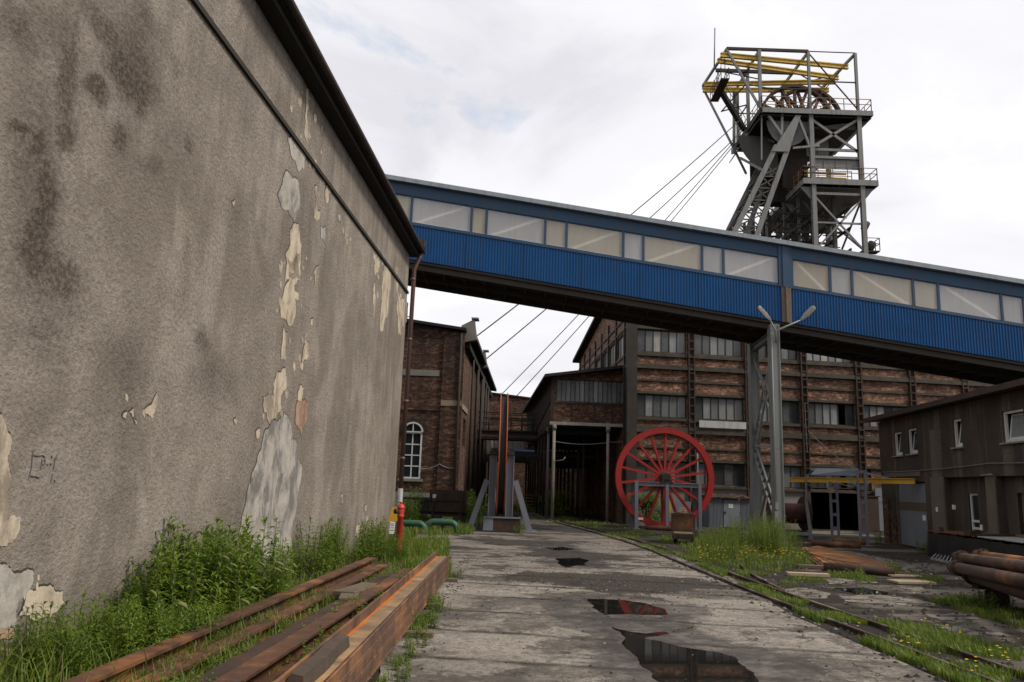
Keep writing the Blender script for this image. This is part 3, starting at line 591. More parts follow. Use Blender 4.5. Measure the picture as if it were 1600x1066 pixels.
# ================================================================== BLUE BRIDGE
BY0, BY1 = 28.0, 31.1
zb = lambda x: 9.98-0.1365*(x+3.7)
bm = lambda u, v, d: (u, BY0+d, zb(u)+v)
bmr = lambda u, v, d: (u, BY1-d, zb(u)+v)
br = thing('covered_bridge', 'long sloping covered bridge with blue corrugated side and milky windows crossing above the road', 'bridge', (9.9, 28.0, 0))
BX0, BX1 = -14.0, 34.0
def corrugated(mp, u0, u1, v0, v1, pitch=0.11, dep=0.028):
    b = MB(); b.smooth = False; u = u0; n = int((u1-u0)/pitch)
    for i in range(n):
        a = u0+i*pitch; P_ = [(a, 0), (a+.38*pitch, 0), (a+.5*pitch, -dep), (a+.88*pitch, -dep), (a+pitch, 0)]
        for (p, dp_), (q, dq) in zip(P_, P_[1:]): b.poly([mp(p, v0, dp_), mp(q, v0, dq), mp(q, v1, dq), mp(p, v1, dp_)])
    return b
part('side_panel', corrugated(bm, BX0, BX1, -0.03, 1.31), br, BLUEP, world=True)
b = MB(); b.mbox(bmr, BX0, BX1, 0, 1.31, 0, .05); part('rear_panel', b, br, BLUEP, world=True)
b = MB()
for x in [BX0+1.1+2.2*i for i in range(21)]: b.mbox(bm, x, x+.018, -0.02, 1.30, -.034, -.0285)
part('seam_strip', b, br, m_plain('blue_black_seam', (0.01, 0.02, 0.045), 0.8), world=True)
b = MB(); b.mbox(bm, BX0, BX1, 1.31, 1.40, -.05, .12); b.mbox(bm, BX0, BX1, 2.50, 2.92, -.03, .1); b.mbox(bm, BX0, BX1, 2.47, 2.53, -.045, .1)
b.mbox(bmr, BX0, BX1, 1.31, 1.40, 0, .1); b.mbox(bmr, BX0, BX1, 2.47, 2.92, 0, .1)
part('wall_frame', b, br, BLUEF, world=True)
bigs = [(645,735),(762,850),(887,972),(1007,1095),(1132,1215),(1239,1295),(1333,1425),(1468,1563)]
pxx = lambda x: PY(x, 328+.163*(x-645), BY0).x
wins = []
WBR = m_plain('white_brace_paint', (.85, .85, .83), .6, .05)
for i, (a, q) in enumerate(bigs):
    A_, Q_ = pxx(a), pxx(q); wins.append((A_, Q_))
    if i+1 < len(bigs):
        nx = pxx(bigs[i+1][0])
        if i != 4: wins.append((Q_+.09, nx-.09))
x = wins[0][0]
k = 0
while x > BX0+1: 
    w_ = 0.72 if k % 2 == 0 else 2.05; wins.append((x-.09-w_, x-.09)); x = x-.09-w_; k += 1
x = pxx(1563); k = 0
while x < BX1-2.5:
    w_ = 0.75 if k % 2 == 0 else 2.1; wins.append((x+.09, x+.09+w_)); x = x+.09+w_; k += 1
for (a, q) in wins:
    f_ = MB(); t_ = .045
    f_.mbox(bm, a-.045, a, 1.405, 2.465, -.03, .08); f_.mbox(bm, q, q+.045, 1.405, 2.465, -.03, .08); f_.mbox(bm, a, q, 1.405, 1.44, -.015, .06); f_.mbox(bm, a, q, 2.43, 2.465, -.015, .06)
    w_ = part('window', f_, br, BLUEF, world=True)
    p_ = MB(); n = 1
    for i in range(n):
        u0, u1 = a+(q-a)*i/n, a+(q-a)*(i+1)/n; p_.poly([bm(u0, 1.43, .015), bm(u1, 1.43, .015), bm(u1, 2.44, .015), bm(u0, 2.44, .015)])
    part('pane', p_, w_, FROSTS[(0, 1, 0, 2, 2, 0, 1, 3)[wins.index((a, q)) % 8]], world=True)
    if q-a > 1.2:
        d_ = MB(); s = 1 if a < 9 else -1
        lo, hi = (a+.1, q-.1) if s > 0 else (q-.1, a+.1)
        d_.beam(bm(lo, 1.42, .07), bm(hi, 2.45, .07), .10, .05, (0, 1, 0)); part('brace', d_, br, WBR, world=True)
for i in range(int((BX1-BX0)/2.9)):
    a = BX0+i*2.9+.2; p_ = MB(); p_.poly([bmr(a, 1.41, .025), bmr(a+2.6, 1.41, .025), bmr(a+2.6, 2.46, .025), bmr(a, 2.46, .025)]); part('rear_window', p_, br, REARP, world=True)
b = MB(); b.mbox(bm, BX0, BX1, 2.93, 3.10, -.22, BY1-BY0+.2); part('roof', b, br, m_paint('roof_edge_tin', (0.24, 0.27, 0.30), 0.6, 0.5, dirt=0.4), world=True)
b = MB(); b.mbox(bm, BX0, BX1, -.14, -.05, .03, BY1-BY0-.02)
for d in (.12, 1.5, 2.9): b.mbox(bm, BX0, BX1, -.36, -.145, d, d+.12)
for i in range(60): b.mbox(bm, BX0+.8*i, BX0+.8*i+.1, -.24, -.142, .25, 2.85)
part('floor', b, br, UNDER, world=True)
b = MB(); b.mbox(bm, 9.96, 10.48, 1.3, 2.92, -.075, .05); b.mbox(bm, 10.1, 10.34, 1.3, 2.9, -.11, -.078); part('side_post', b, br, BLUEF, world=True)
b = MB(); b.mbox(bm, 10.04, 10.4, -.05, 1.31, -.08, -.035); b.mbox(bm, 10.18, 10.25, -.05, 1.31, -.16, -.082); part('side_post', b, br, m_paint('rusty_grey_post', (0.13, 0.11, 0.095), 1.1, 0.7, dirt=.5), world=True)

# pier under the bridge
pr = thing('bridge_pier', 'tall grey steel trestle with riveted legs and ladder bracing carrying the blue bridge', 'bridge support', (9.9, 28.1, 0))
def taper_box(mb, p, q, w0, d0, w1, d1):
    p = Vector(p); q = Vector(q); mb.hexa([p+Vector((-w0/2,-d0/2,0)), p+Vector((w0/2,-d0/2,0)), p+Vector((w0/2,d0/2,0)), p+Vector((-w0/2,d0/2,0)), q+Vector((-w1/2,-d1/2,0)), q+Vector((w1/2,-d1/2,0)), q+Vector((w1/2,d1/2,0)), q+Vector((-w1/2,d1/2,0))])
PLEG = m_paint('pale_grey_green_steel', (0.165, 0.178, 0.17), 0.6, 0.55, dirt=0.5)
for (x, y, zt, nm) in ((9.72, 28.02, 7.95, 'front'), (9.86, 30.9, 7.75, 'rear')):
    b = MB(); taper_box(b, (x, y, 0), (x, y, zt), .28, .32, .28, .32)
    for s in (-1, 1): b.box(x+s*.15-.022, x+s*.15+.022, y-.19, y+.19, 0.02, zt-.02)
    taper_box(b, (x, y, -.02), (x, y, .1), .55, .5, .5, .45); taper_box(b, (x, y, .1), (x, y, .45), .44, .42, .35, .38)
    lg = part('leg', b, pr, PLEG, world=True)
    r_ = MB()
    for z in [0.9+.35*i for i in range(19)]:
        for s in (-1, 1): r_.tube((x+s*.10, y-.162, z), (x+s*.10, y-.178, z), .015, 6)
    part('rivet', r_, lg, PLEG, world=True)
b = MB(); b.ibeam((9.74, 28.2, 7.6), (9.85, 31.2, 7.5), .2, .26, .03)
part('cross_beam', b, pr, PLEG, world=True)
def ladder(mb, p, q, w=.40, t=.06, n=9):
    p = Vector(p); q = Vector(q); d = (q-p).normalized(); a = d.cross(Vector((1, 0, 0))).normalized()*w/2
    for s in (-1, 1): mb.beam(p+a*s, q+a*s, .08, t, (1, 0, 0))
    for i in range(n):
        c = p.lerp(q, (i+.5)/n); mb.beam(c-a, c+a, .07, .012, (1, 0, 0)); mb.beam(c-a+Vector((.04,0,0)), c+a+Vector((.04,0,0)), .09, .012, d)
for (p, q, n) in (((9.80, 28.1, .5), (9.78, 30.8, 3.55), 11), ((9.84, 30.75, 3.7), (9.80, 29.3, 5.75), 7), ((9.79, 29.3, 5.75), (9.77, 28.25, 4.3), 5)):
    b = MB(); ladder(b, p, q, n=n); part('lattice_brace', b, pr, PLEG, world=True)
for (p, q) in (((9.84, 30.75, 7.2), (9.79, 29.2, 5.6)), ((9.79, 29.3, 5.7), (9.77, 28.2, 7.3)), ((9.77, 28.25, 3.3), (9.9, 30.85, .5)), ((9.82, 30.8, 3.6), (9.75, 28.2, 3.45))):
    b = MB(); b.beam(p, q, .09, .07); part('brace', b, pr, GREY, world=True)
b = MB(); b.path([(9.58, 27.8, .3), (9.58, 27.8, 7.6)], .02, 6); b.box(9.5, 9.64, 27.72, 27.86, .5, 1.15); b.box(9.53, 9.64, 27.74, 27.84, 1.2, 1.45); part('cable_pipe', b, pr, GREY, world=True)
LAMPC = m_paint('lamp_grey', (0.19, 0.19, 0.18), 0.1, 0.45, dirt=0.35)
for k, (px0, px1, lab) in enumerate((((1203, 500), (1180, 474), 'grey street lamp on the pier reaching out to the left, towards the red wheel'), ((1252, 500), (1275, 477), 'grey street lamp on the pier reaching out to the right, towards the yellow gantry'))):
    base = PY(1212, 517, 27.7); e = PY(px0[0], px0[1], 27.5+.1*k); h_ = PY(px1[0], px1[1], 27.2 if k == 0 else 27.5)
    lt = thing('street_lamp', lab, 'street lamp', (base.x, base.y, base.z-.35), 0, 'lamps on the bridge pier')
    b = MB(); b.path([base-Vector((0, 0, .45)), base, e], [.04, .04, .03], 8); part('arm', b, lt, LAMPC, world=True)
    d = (h_-e).normalized(); sd_ = d.cross(Vector((0, -1, .5))).normalized(); up = sd_.cross(d).normalized()
    if up.z < 0: up = -up
    b = MB(); b.smooth = False
    pr_ = [(-.05, .035, .04), (.05, .07, .05), (.25, .115, .055), (.62, .11, .045), (.70, .05, .03)]
    vs = []; 
    for (tt, w, hh) in pr_:
        c = e+d*tt; vs += [c-sd_*w-up*.02, c-sd_*w*.9+up*hh*.6, c+up*hh, c+sd_*w*.9+up*hh*.6, c+sd_*w-up*.02]
    fs = []
    for i in range(4):
        for j in range(5): fs.append((i*5+j, i*5+(j+1) % 5, (i+1)*5+(j+1) % 5, (i+1)*5+j))
    fs += [(0, 1, 2, 3, 4), (20, 24, 23, 22, 21)]
    b.add(vs, fs); hd = part('lamp_head', b, lt, LAMPC, world=True)
    b = MB()
    for i in range(4):
        for s in (-.045, .045):
            c = e+d*(.24+.11*i)+sd_*s-up*.028; b.beam(c-d*.042, c+d*.042, .075, .014, up)
    part('lamp_lens', b, hd, m_plain('lamp_lens', (0.10, 0.10, 0.09), 0.2), world=True)

# ================================================================== BRICK HALL
def win(parent, mp, u0, u1, v0, v1, n, rows=1, mats=PANES, wts=(5, 5, 2, 1, 3), frame=BLACKST, fw=.05, bar=.035, d=.10, seed=0, missing=0.03, name='window', rowsplit=None, world=False):
    rnd = random.Random(seed); f_ = MB()
    f_.mbox(mp, u0, u0+fw, v0, v1, d-.05, d+.05); f_.mbox(mp, u1-fw, u1, v0, v1, d-.05, d+.05)
    f_.mbox(mp, u0+fw, u1-fw, v0, v0+fw, d-.05, d+.05); f_.mbox(mp, u0+fw, u1-fw, v1-fw, v1, d-.05, d+.05)
    p_ = MB()
    us = [u0+fw+(u1-u0-2*fw)*i/n for i in range(n+1)]; vs = [v0+fw+(v1-v0-2*fw)*i/rows for i in range(rows+1)]
    for u in us[1:-1]: f_.mbox(mp, u-bar/2, u+bar/2, v0+fw, v1-fw, d-.03, d+.03)
    for v in vs[1:-1]: f_.mbox(mp, u0+fw, u1-fw, v-bar/2, v+bar/2, d-.025, d+.025)
    for i in range(n):
        for j in range(rows):
            if rnd.random() < missing: continue
            p_.mat(rnd.choices(mats, wts)[0]) if len(mats) > 1 else p_.mat(mats[0])
            t_ = rnd.uniform(-.006, .006)
            p_.poly([mp(us[i], vs[j], d+t_), mp(us[i+1], vs[j], d-t_), mp(us[i+1], vs[j+1], d-t_), mp(us[i], vs[j+1], d+t_)])
    o = part(name, f_, parent, frame)
    if p_.f: part('pane', p_, o)
    return o
h0 = PY(990, 760, 39)
HX, HY = h0.x, 39.0
hl = thing('brick_hall', 'large dark steel framed brick hall with bands of tall grimy panes behind the red wheel', 'building', (HX, HY, 0), R(7))
hm = lambda u, v, d: (u, d, v)
BAY, NB, HL = 3.07, 9, 27.6
ROW = ((8.71, 9.89), (5.36, 6.52), (2.03, 3.16)); holes = []
for k in range(NB):
    x0 = 0.14+BAY*k
    holes.append((x0, x0+2.64, *ROW[0])); holes.append((x0, x0+2.64, *ROW[1]))
    if k not in (3, 4): holes.append((x0, x0+2.64, *ROW[2]))
holes += [(9.35, 12.75, 2.03, 3.16), (9.35, 12.75, 0.0, 2.03)]
b = MB(); b.mat(BR_HALL); b.wall(hm, -0.35, HL, 3.2, 13.2, [h for h in holes if h[2] > 3.2], .3); b.wall(hm, -0.35, HL, 1.95, 3.2, [h for h in holes if 1.96 < h[2] < 3.2], .3)
b.mat(CONC); b.wall(hm, -0.35, HL, 0.0, 1.95, [(9.35, 12.75, -.1, 1.95)], .3)
b.mat(BR_HALL)
wl_, wd = math.radians(-4.9), 19.5      # side wall turns a little towards the axis of the tower
sx = lambda y: y*math.tan(R(4.9))       # local x of the side wall at depth y
sm_ = lambda u, v, d: (sx(u)-.35+d, u, v)
sh = [(0.75+2.6*i, 0.75+2.6*i+2.35, 8.71, 9.85) for i in range(4)]
b.wall(sm_, 0, wd, 0, 11.2, sh, .25)
b.poly([sm_(0, 11.2, 0), sm_(wd, 11.2, 0), sm_(0, 13.15, 0)])
b.poly([(HL, 0, 0), (HL, wd, 0), (HL, wd, 11.2), (HL, 0, 13.2)])
part('wall', b, hl)
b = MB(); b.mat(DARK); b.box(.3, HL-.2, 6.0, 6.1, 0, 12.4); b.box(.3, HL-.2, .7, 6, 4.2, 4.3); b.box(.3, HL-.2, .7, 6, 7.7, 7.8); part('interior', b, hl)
for k in range(NB):
    x0 = 0.14+BAY*k
    win(hl, hm, x0, x0+2.64, *ROW[0], 6, seed=k+1, missing=.02 if k < 2 else .12); win(hl, hm, x0, x0+2.64, *ROW[1], 6, seed=k+20, missing=.0 if k < 3 else .08)
    if k not in (3, 4): win(hl, hm, x0, x0+2.64, *ROW[2], 5, seed=k+40, wts=(1, 3, 4, 0, 6), missing=.02)
win(hl, hm, 9.4, 12.7, 2.1, 3.12, 8, seed=77, wts=(0, 1, 5, 0, 4), missing=.1)
for i, h_ in enumerate(sh): win(hl, sm_, *h_, 5, seed=60+i, wts=(6, 3, 1, 4, 1))
# steel frame: columns and rails proud of the brick
b = MB()
for (a, c, d) in ((8.50, 8.68, .10), (9.92, 10.08, .08), (7.84, 8.06, .16), (6.54, 6.66, .08), (5.20, 5.34, .12), (4.58, 4.88, .16), (3.18, 3.30, .10), (1.88, 2.01, .14), (10.9, 11.1, .12), (12.0, 12.1, .08), (13.0, 13.25, .12)):
    b.mbox(hm, -.36, HL, a, c, -d, .0)
for (a, c) in ((7.20, 7.30), (3.80, 3.88)): b.mbox(hm, -.36, HL, a, c, -.07, 0)
part('steel_rail', b, hl, OLIVE)
for k in range(NB+1):
    xc = 0.14+BAY*k-.21; b = MB()
    if k == 0: b.mbox(hm, -.42, .10, 0, 13.1, -.185, .1)
    else:
        for s in (-.17, .12): b.mbox(hm, xc+s, xc+s+.06, 2.0, 13.0, -.185, -.001)
        b.mbox(hm, xc-.11, xc+.12, 2.0, 13.0, -.06, -.001)
        b.mbox(hm, xc-.14, xc+.14, 0, 2.0, -.14, -.001)
        for j in range(26): b.mbox(hm, xc-.17, xc+.18, 2.2+.42*j, 2.26+.42*j, -.2, -.186)
    part('column', b, hl, BLACKST if k == 0 else RUSTD)
b = MB()
for y in [0.5+2.6*i for i in range(8)]: b.mbox(sm_, y, y+.2, 0, 11.2, -.1, 0)
for v in (7.9, 8.5, 9.95, 10.5): b.mbox(sm_, 0.1, wd, v, v+.12, -.06, 0)
part('side_frame', b, hl, BLACKST)
b = MB(); b.hexa([(-.75, -.35, 13.26), (HL+.3, -.35, 13.26), (HL+.3, wd+.5, 11.15), (sx(wd)-.8, wd+.5, 11.15), (-.75, -.35, 13.45), (HL+.3, -.35, 13.45), (HL+.3, wd+.5, 11.35), (sx(wd)-.8, wd+.5, 11.35)]); part('roof', b, hl, TAR)
fa = lambda x, y: (lambda q: (q.x, q.z))(HF.fy(x, y))
HF = Fr(HX, HY, 7)
b = MB(); b.mbox(hm, 3.36, 5.86, 4.93, 5.28, -.24, -.19); part('name_board', b, hl, m_paint('washed_out_white_board', (0.42, 0.42, 0.42), 0.55, 0.6, dirt=0.35), label='blank weathered white board under the windows')
def board(px, name, mat, dd=-.2, dr=None, lab=None):
    (u0, v1), (u1, v0) = fa(*px[0]), fa(*px[1]); b = MB(); b.mat(mat); b.mbox(hm, u0, u1, v0, v1, dd, dd+.03)
    if dr:
        for (mt, a, c, e, f_) in dr: b.mat(mt); b.mbox(hm, u0+(u1-u0)*a, u0+(u1-u0)*c, v0+(v1-v0)*e, v0+(v1-v0)*f_, dd-.006, dd)
    part(name, b, hl, label=lab)
board(((1030, 782), (1047, 801)), 'warning_board', m_plain('faded_yellow', (0.36, 0.25, 0.05), 0.7), -.2, [(INK, .45, .8, .78, .85), (INK, .62, .74, .5, .8), (INK, .42, .74, .48, .56), (INK, .42, .54, .25, .5), (INK, .42, .8, .2, .28)], 'faded yellow warning board with a black zigzag mark')
board(((1052, 783), (1074, 812)), 'switch_cabinet', BLUEGREY, -.5, [(WOODL, .2, .68, .38, .66), (INK, .24, .4, .55, .6), (INK, .48, .62, .55, .6), (INK, .25, .62, .44, .48), (INK, .42, .45, .4, .64)], 'grey cabinet door with cream stickers')
b = MB(); b.mbox(hm, 9.2, 9.35, 0, 2.05, -.05, .1); b.mbox(hm, 12.75, 12.9, 0, 2.05, -.05, .1); part('door_frame', b, hl, RUSTD)
b = MB(); b.mbox(hm, 11.55, 12.6, .05, 1.75, -.75, -.7); b.mbox(hm, 11.45, 12.7, 1.75, 1.8, -.8, -.65); part('gate_leaf', b, hl, RUSTD)
b = MB(); b.mbox(hm, 12.75, 13.6, .05, 2.2, -.28, -.2); b.mbox(hm, 12.75, 13.6, 1.5, 1.54, -.3, -.281); part('grey_door', b, hl, BLUEGREY)
def slack(p, q, sag, r, mb, n=12):
    p = Vector(p); q = Vector(q); mb.path([p.lerp(q, i/n)-Vector((0, 0, sag*4*(i/n)*(1-i/n))) for i in range(n+1)], r, 5)
b = MB(); 
slack((9.1, -.2, 6.4), (9.15, -.2, 3.9), 0, .018, b); slack((9.2, -.25, 5.0), (12.2, -.3, 2.9), .2, .012, b); b.path([(3.25, -.22, 3.6), (3.25, -.22, 0)], .03, 6); b.path([(3.4, -.22, 2.1), (3.4, -.22, 0)], .04, 6); part('wall_cable', b, hl, GREYD)

# grey tin shed against the hall
sd_o = HF.w(3.45, -1.15, 0); shd = thing('tin_shed', 'small grey corrugated tin shed with padlocked door behind the red wheel', 'shed', sd_o, R(7))
for (u0, u1, xs_) in ((0, .72, 0), (1.62, 2.1, 2.08)):
    b = corrugated(lambda u, v, d: (u, d, v), u0, u1, 0, 1.42, .07, .02); b.box(xs_, xs_+.02, 0.02, 1.1, 0, 1.42); part('wall', b, shd, BLUEGREY)
b = MB(); b.box(.74, 1.60, -.02, .02, .03, 1.36)
for z in (.08, 1.3): b.box(.74, 1.6, -.035, -.021, z-.03, z+.03)
dr = part('door', b, shd, BLUEGREY, bevel=.006)
b = MB(); b.box(.78, .86, -.06, -.022, .72, .80); part('padlock', b, dr, RUSTD)
b = MB(); b.mat(PAPER); b.box(1.0, 1.22, -.028, -.0215, .98, 1.16); b.mat(INK)
for z in (1.03, 1.07, 1.11): b.box(1.03, 1.19, -.03, -.0285, z, z+.008)
part('notice', b, dr)
b = MB(); b.hexa([(-.1, -.15, 1.43), (2.2, -.15, 1.43), (2.2, 1.15, 1.6), (-.1, 1.15, 1.6), (-.1, -.15, 1.47), (2.2, -.15, 1.47), (2.2, 1.15, 1.64), (-.1, 1.15, 1.64)]); part('roof', b, shd, RUSTD)
rnd = random.Random(5); b = MB()
for i in range(14):
    x, y = rnd.uniform(0, 2), rnd.uniform(-.1, .6); b.beam((x, y, 1.5+y*.14), (x+rnd.uniform(-.4, .4), y+rnd.uniform(-.1, .1), 1.53+y*.14+rnd.uniform(0, .05)), .08, .03)
solo('loose_planks', b, WOOD, 'broken boards lying on the roof of the grey tin shed', 'boards', sd_o, R(7))

# ================================================================== ANNEX ON STEEL STILTS
an = PY(862, 663, 40); ax = thing('raised_annex', 'brick upper storey with a long window band standing on steel stilts beside the brick hall', 'building', (an.x, 40, 0), R(2.1))
AW, AD = 4.25, 21.0
am = lambda u, v, d: (u, d, v)
b = MB(); b.wall(am, 0, AW, 5.02, 7.35, [(.2, 3.9, 6.08, 7.27)], .2); b.poly([(0, 0, 7.35), (AW, 0, 7.35), (AW, 0, 8.0), (-.0, 0, 7.36)])
b.mat(BR_ANX); part('wall', b, ax, BR_ANX)
b = MB(); b.wall(lambda u, v, d: (d, u, v), 0, AD, 5.02, 7.4, (), .1); b.mat(BR_SOOT); sw = part('side_wall', b, ax, BR_SOOT)
b = MB()
for i in range(70):
    y = .1+.3*i; zt = 7.36; z0_ = 5.1+max(0, 1.1-.09*y)
    b.box(-.03-.008*(i % 3), -.001, y, y+.28, z0_, zt)
part('cladding', b, sw, m_plain('sooty_planks', (0.035, 0.027, 0.021), 0.9, 0.5, 2))
win(ax, am, .2, 3.9, 6.08, 7.27, 15, seed=5, wts=(3, 5, 3, 1, 5), bar=.03, fw=.04, missing=0)
b = MB(); b.hexa([(-.45, -.4, 7.30), (AW, -.4, 8.02), (AW, AD+.3, 8.02), (-.45, AD+.3, 7.30), (-.45, -.4, 7.45), (AW, -.4, 8.17), (AW, AD+.3, 8.17), (-.45, AD+.3, 7.45)]); part('roof', b, ax, TAR)
b = MB(); b.box(0, AW, -.03, .02, 5.98, 6.05); b.box(1.02, 1.08, -.04, -.001, 5.1, 6); b.box(2.2, 2.26, -.04, -.001, 5.1, 6); b.box(3.1, 3.16, -.04, -.001, 5.1, 6); b.box(-.06, .08, -.06, .08, 5.05, 7.3); part('steel_strip', b, ax, BLACKST)
b = MB(); b.box(-.1, AW, -.10, .12, 4.86, 5.02); part('edge_beam', b, ax, m_paint('pale_beam_paint', (0.30, 0.29, 0.27), 0.6, 0.6, dirt=.5))
b = MB(); b.box(0, AW, .13, AD, 4.78, 5.0)
for i in range(9): b.box(0, AW, 1+2.3*i, 1.2+2.3*i, 4.45, 4.779)
part('floor', b, ax, DARK)
PCOL = m_paint('peeling_column_paint', (0.24, 0.215, 0.19), 0.9, 0.6, dirt=.4, rust=(0.09, 0.05, 0.035))
for i in range(9):
    for x in ((.14, 2.95) if i == 0 else (.05, 2.0, 3.9)):
        b = MB(); b.tube((x, .0+2.3*i, -.1), (x, 2.3*i, 4.9), .085 if i == 0 else .075, 10); b.tube((x, 2.3*i, 4.6), (x, 2.3*i, 4.86), .13, 10)
        part('stilt', b, ax, PCOL if i == 0 else (GREYD if i == 1 and x < 1 else BLACKST))
b = MB(); b.path([(.2, -.1, 3.0), (.6, -.35, 3.05), (.7, -.4, 3.2)], .03, 6); part('bracket', b, ax, GREY)
b = MB(); slack((.2, 0, 4.0), (3.0, 0, 4.05), .12, .018, b); slack((3.0, 0, 4.05), (6.0, -.8, 4.6), .1, .018, b); part('cable', b, ax, GREYD)
b = MB(); b.box(-2.2, 3.6, 5.9, 6.05, 3.4, 3.55); b.box(-.3, 4.0, 9, 9.2, 3.2, 3.7); b.box(.5, 4.2, 12, 12.2, 2.9, 3.4); part('tie_beam', b, ax, BLACKST)
b = MB(); b.tube(ax.matrix_world.to_translation()*0+Vector((-2.6, 12.5, 3.9)), (4.2, 12.5, 3.9), .14, 10)
bp = m_paint('pale_blue_pipe_paint', (0.10, 0.19, 0.45), 0.3, 0.5)
solo('blue_pipe', b, bp, 'light blue pipe running level under the gangway and through the stilts', 'pipe', (an.x, 40, 0), R(2.1))

# ================================================================== LEFT BRICK ENGINE HOUSE
eo = PY(722, 600, 38); EF = Fr(eo.x, 38, -1.8)
eh = thing('brick_engine_house', 'sooty brick engine house with white arched window behind the plaster building', 'building', (eo.x, 38, 0), R(-1.8))
em = lambda u, v, d: (u, d, v)
EX0, ED = -9.0, 24.0
b = MB(); b.mat(BR_SOOT); b.wall(em, EX0, 0, 1.2, 9.2, [(-2.78, -1.84, 1.85, 4.12)], .25)
b.poly([em(EX0, 9.2, 0), em(0, 9.2, 0), em(EX0, 10.4, 0)])
b.mat(CONC); b.wall(em, EX0, 0, 0, 1.2, (), .1)
b.mat(BR_SIDE); b.wall(lambda u, v, d: (-d, u, v), 0, ED, 0, 9.1, [(1.6, 3.2, 3.6, 5.0)], .12); b.mat(DARK); b.box(-3, -.4, .6, ED, .1, 9.0)
part('wall', b, eh)
# arched head of the window
b = MB(); cxw, rw, z0w = -2.31, .47, 4.12
pts = [(cxw+rw*math.cos(math.pi*i/16), z0w+rw*.95*math.sin(math.pi*i/16)) for i in range(17)]
b.poly([em(u, v, -.004) for u, v in pts]); aw = part('arch_light', b, eh, DGLASS)
b = MB()
for (p, q) in zip(pts, pts[1:]): b.beam(em(*p, -.03), em(*q, -.03), .08, .09, up=(0, 1, 0))
b.beam(em(cxw, z0w, -.03), em(cxw, z0w+rw*.95, -.03), .045, .05, up=(0, 1, 0)); b.beam(em(cxw-rw, z0w, -.03), em(cxw+rw, z0w, -.03), .06, .06); part('arch_frame', b, aw, WHITEP)
win(eh, em, -2.78, -1.84, 1.85, 4.12, 2, 4, mats=[DGLASS], frame=WHITEP, fw=.08, bar=.055, d=.05, missing=0)
b = MB()
for i in range(17):
    a0 = math.pi*i/16; u, v = cxw+.62*math.cos(a0), z0w+.6*math.sin(a0); b.beam(em(u-.1*math.cos(a0), v-.1*math.sin(a0), -.01), em(u+.1*math.cos(a0), v+.1*math.sin(a0), -.01), .09, .05, up=(0, 1, 0))
part('arch_brick', b, eh, BLACKST)
b = MB(); b.mbox(em, EX0, -1.15, 6.92, 7.22, -.03, 0); b.mbox(em, -2.9, -1.7, 1.72, 1.84, -.1, .05); part('plaster_band', b, eh, CONC)
b = MB(); b.mbox(em, -1.0, 0.03, 5.45, 5.72, -.12, 0); b.box(0, .06, 0.05, 3.4, 5.35, 5.62); part('stone_band', b, eh, SANDST)
b = MB(); b.mbox(em, -1.0, 0.04, 1.2, 9.15, -.09, 0); b.mbox(em, -3.2, -1.0, 5.2, 5.42, -.06, 0); part('pilaster', b, eh, BR_SOOT)
b = MB(); b.hexa([(EX0, -.25, 10.42), (.1, -.25, 9.24), (.1, .4, 9.24), (EX0, .4, 10.42), (EX0, -.25, 10.56), (.1, -.25, 9.38), (.1, .4, 9.38), (EX0, .4, 10.56)]); part('coping', b, eh, TAR)
b = MB(); b.hexa([(-4, .4, 9.5), (.55, .4, 9.05), (.55, ED, 9.05), (-4, ED, 9.5), (-4, .4, 9.7), (.55, .4, 9.25), (.55, ED, 9.25), (-4, ED, 9.7)])
b.box(0, .25, .5, ED, 8.5, 8.8); part('roof', b, eh, TAR)
for (y, w, t_) in ((.3, .55, 9.95), (9.6, .5, 9.9)):
    b = MB(); b.hexa([(-.2, y, 8.7), (.62, y, 8.9), (.62, y+w, 8.9), (-.2, y+w, 8.7), (-.2, y, t_-.35), (.45, y, t_), (.45, y+w, t_), (-.2, y+w, t_-.35)]); b.box(.3, .66, y-.04, y+w+.04, t_, t_+.08); part('parapet_end', b, eh, CONC)
b = MB(); b.path([(-.12, -.16, 9.1), (-.12, -.16, .2)], .06, 8)
for (y, r_) in ((4.2, .07), (7.8, .1), (8.5, .06), (12, .1), (13.0, .12), (16, .09), (18.5, .1)): b.path([(.18, y, 8.8), (.18, y, .1)], r_, 8)
part('wall_pipe', b, eh, BLACKST)
b = MB(); slack((-1.9, -.1, 2.35), (-.9, -.1, 2.6), .1, .02, b); slack((-.9, -.1, 2.6), (-.1, -.12, 2.45), .1, .02, b); part('wall_cable', b, eh, GREY)
b = MB(); b.tube((-4.2, 6, 9.4), (-4.2, 6, 11.5), .05, 6); 
for z in (10.6, 11.2): b.beam((-4.6, 6, z), (-3.8, 6, z), .05)
part('roof_mast', b, eh, GREYD)

# far brick block closing the passage, and the buildings beyond
fb = PY(765, 760, 66); FF = Fr(fb.x, 66, 0)
far = thing('far_brick_block', 'flat roofed brick block closing the passage beyond the gangway', 'building', (fb.x, 66, 0))
b = MB(); b.mat(BR_SIDE); b.wall(em, -1.2, 3.75, 0, 8.95, (), .2); b.poly([em(-1.2, 8.95, 0), em(3.3, 8.95, 0), em(-1.2, 9.4, 0)]); b.mat(BR_SIDE); b.wall(lambda u, v, d: (3.75-d, u, v), 0, 8, 0, 8.9, (), .2); b.box(3.75, 4.15, .3, 1.0, 0, 6.6); part('wall', b, far)
b = MB(); b.mbox(em, -1.3, 3.9, 7.3, 8.4, -.12, 0); b.mbox(em, 3.1, 3.9, 4, 9.0, -.14, -.001); part('sooty_band', b, far, BR_SOOT)
b = MB(); b.hexa([(-1.3, -.2, 9.42), (3.9, -.2, 8.92), (3.9, 8, 8.92), (-1.3, 8, 9.42), (-1.3, -.2, 9.55), (3.9, -.2, 9.05), (3.9, 8, 9.05), (-1.3, 8, 9.55)]); part('roof', b, far, TAR)
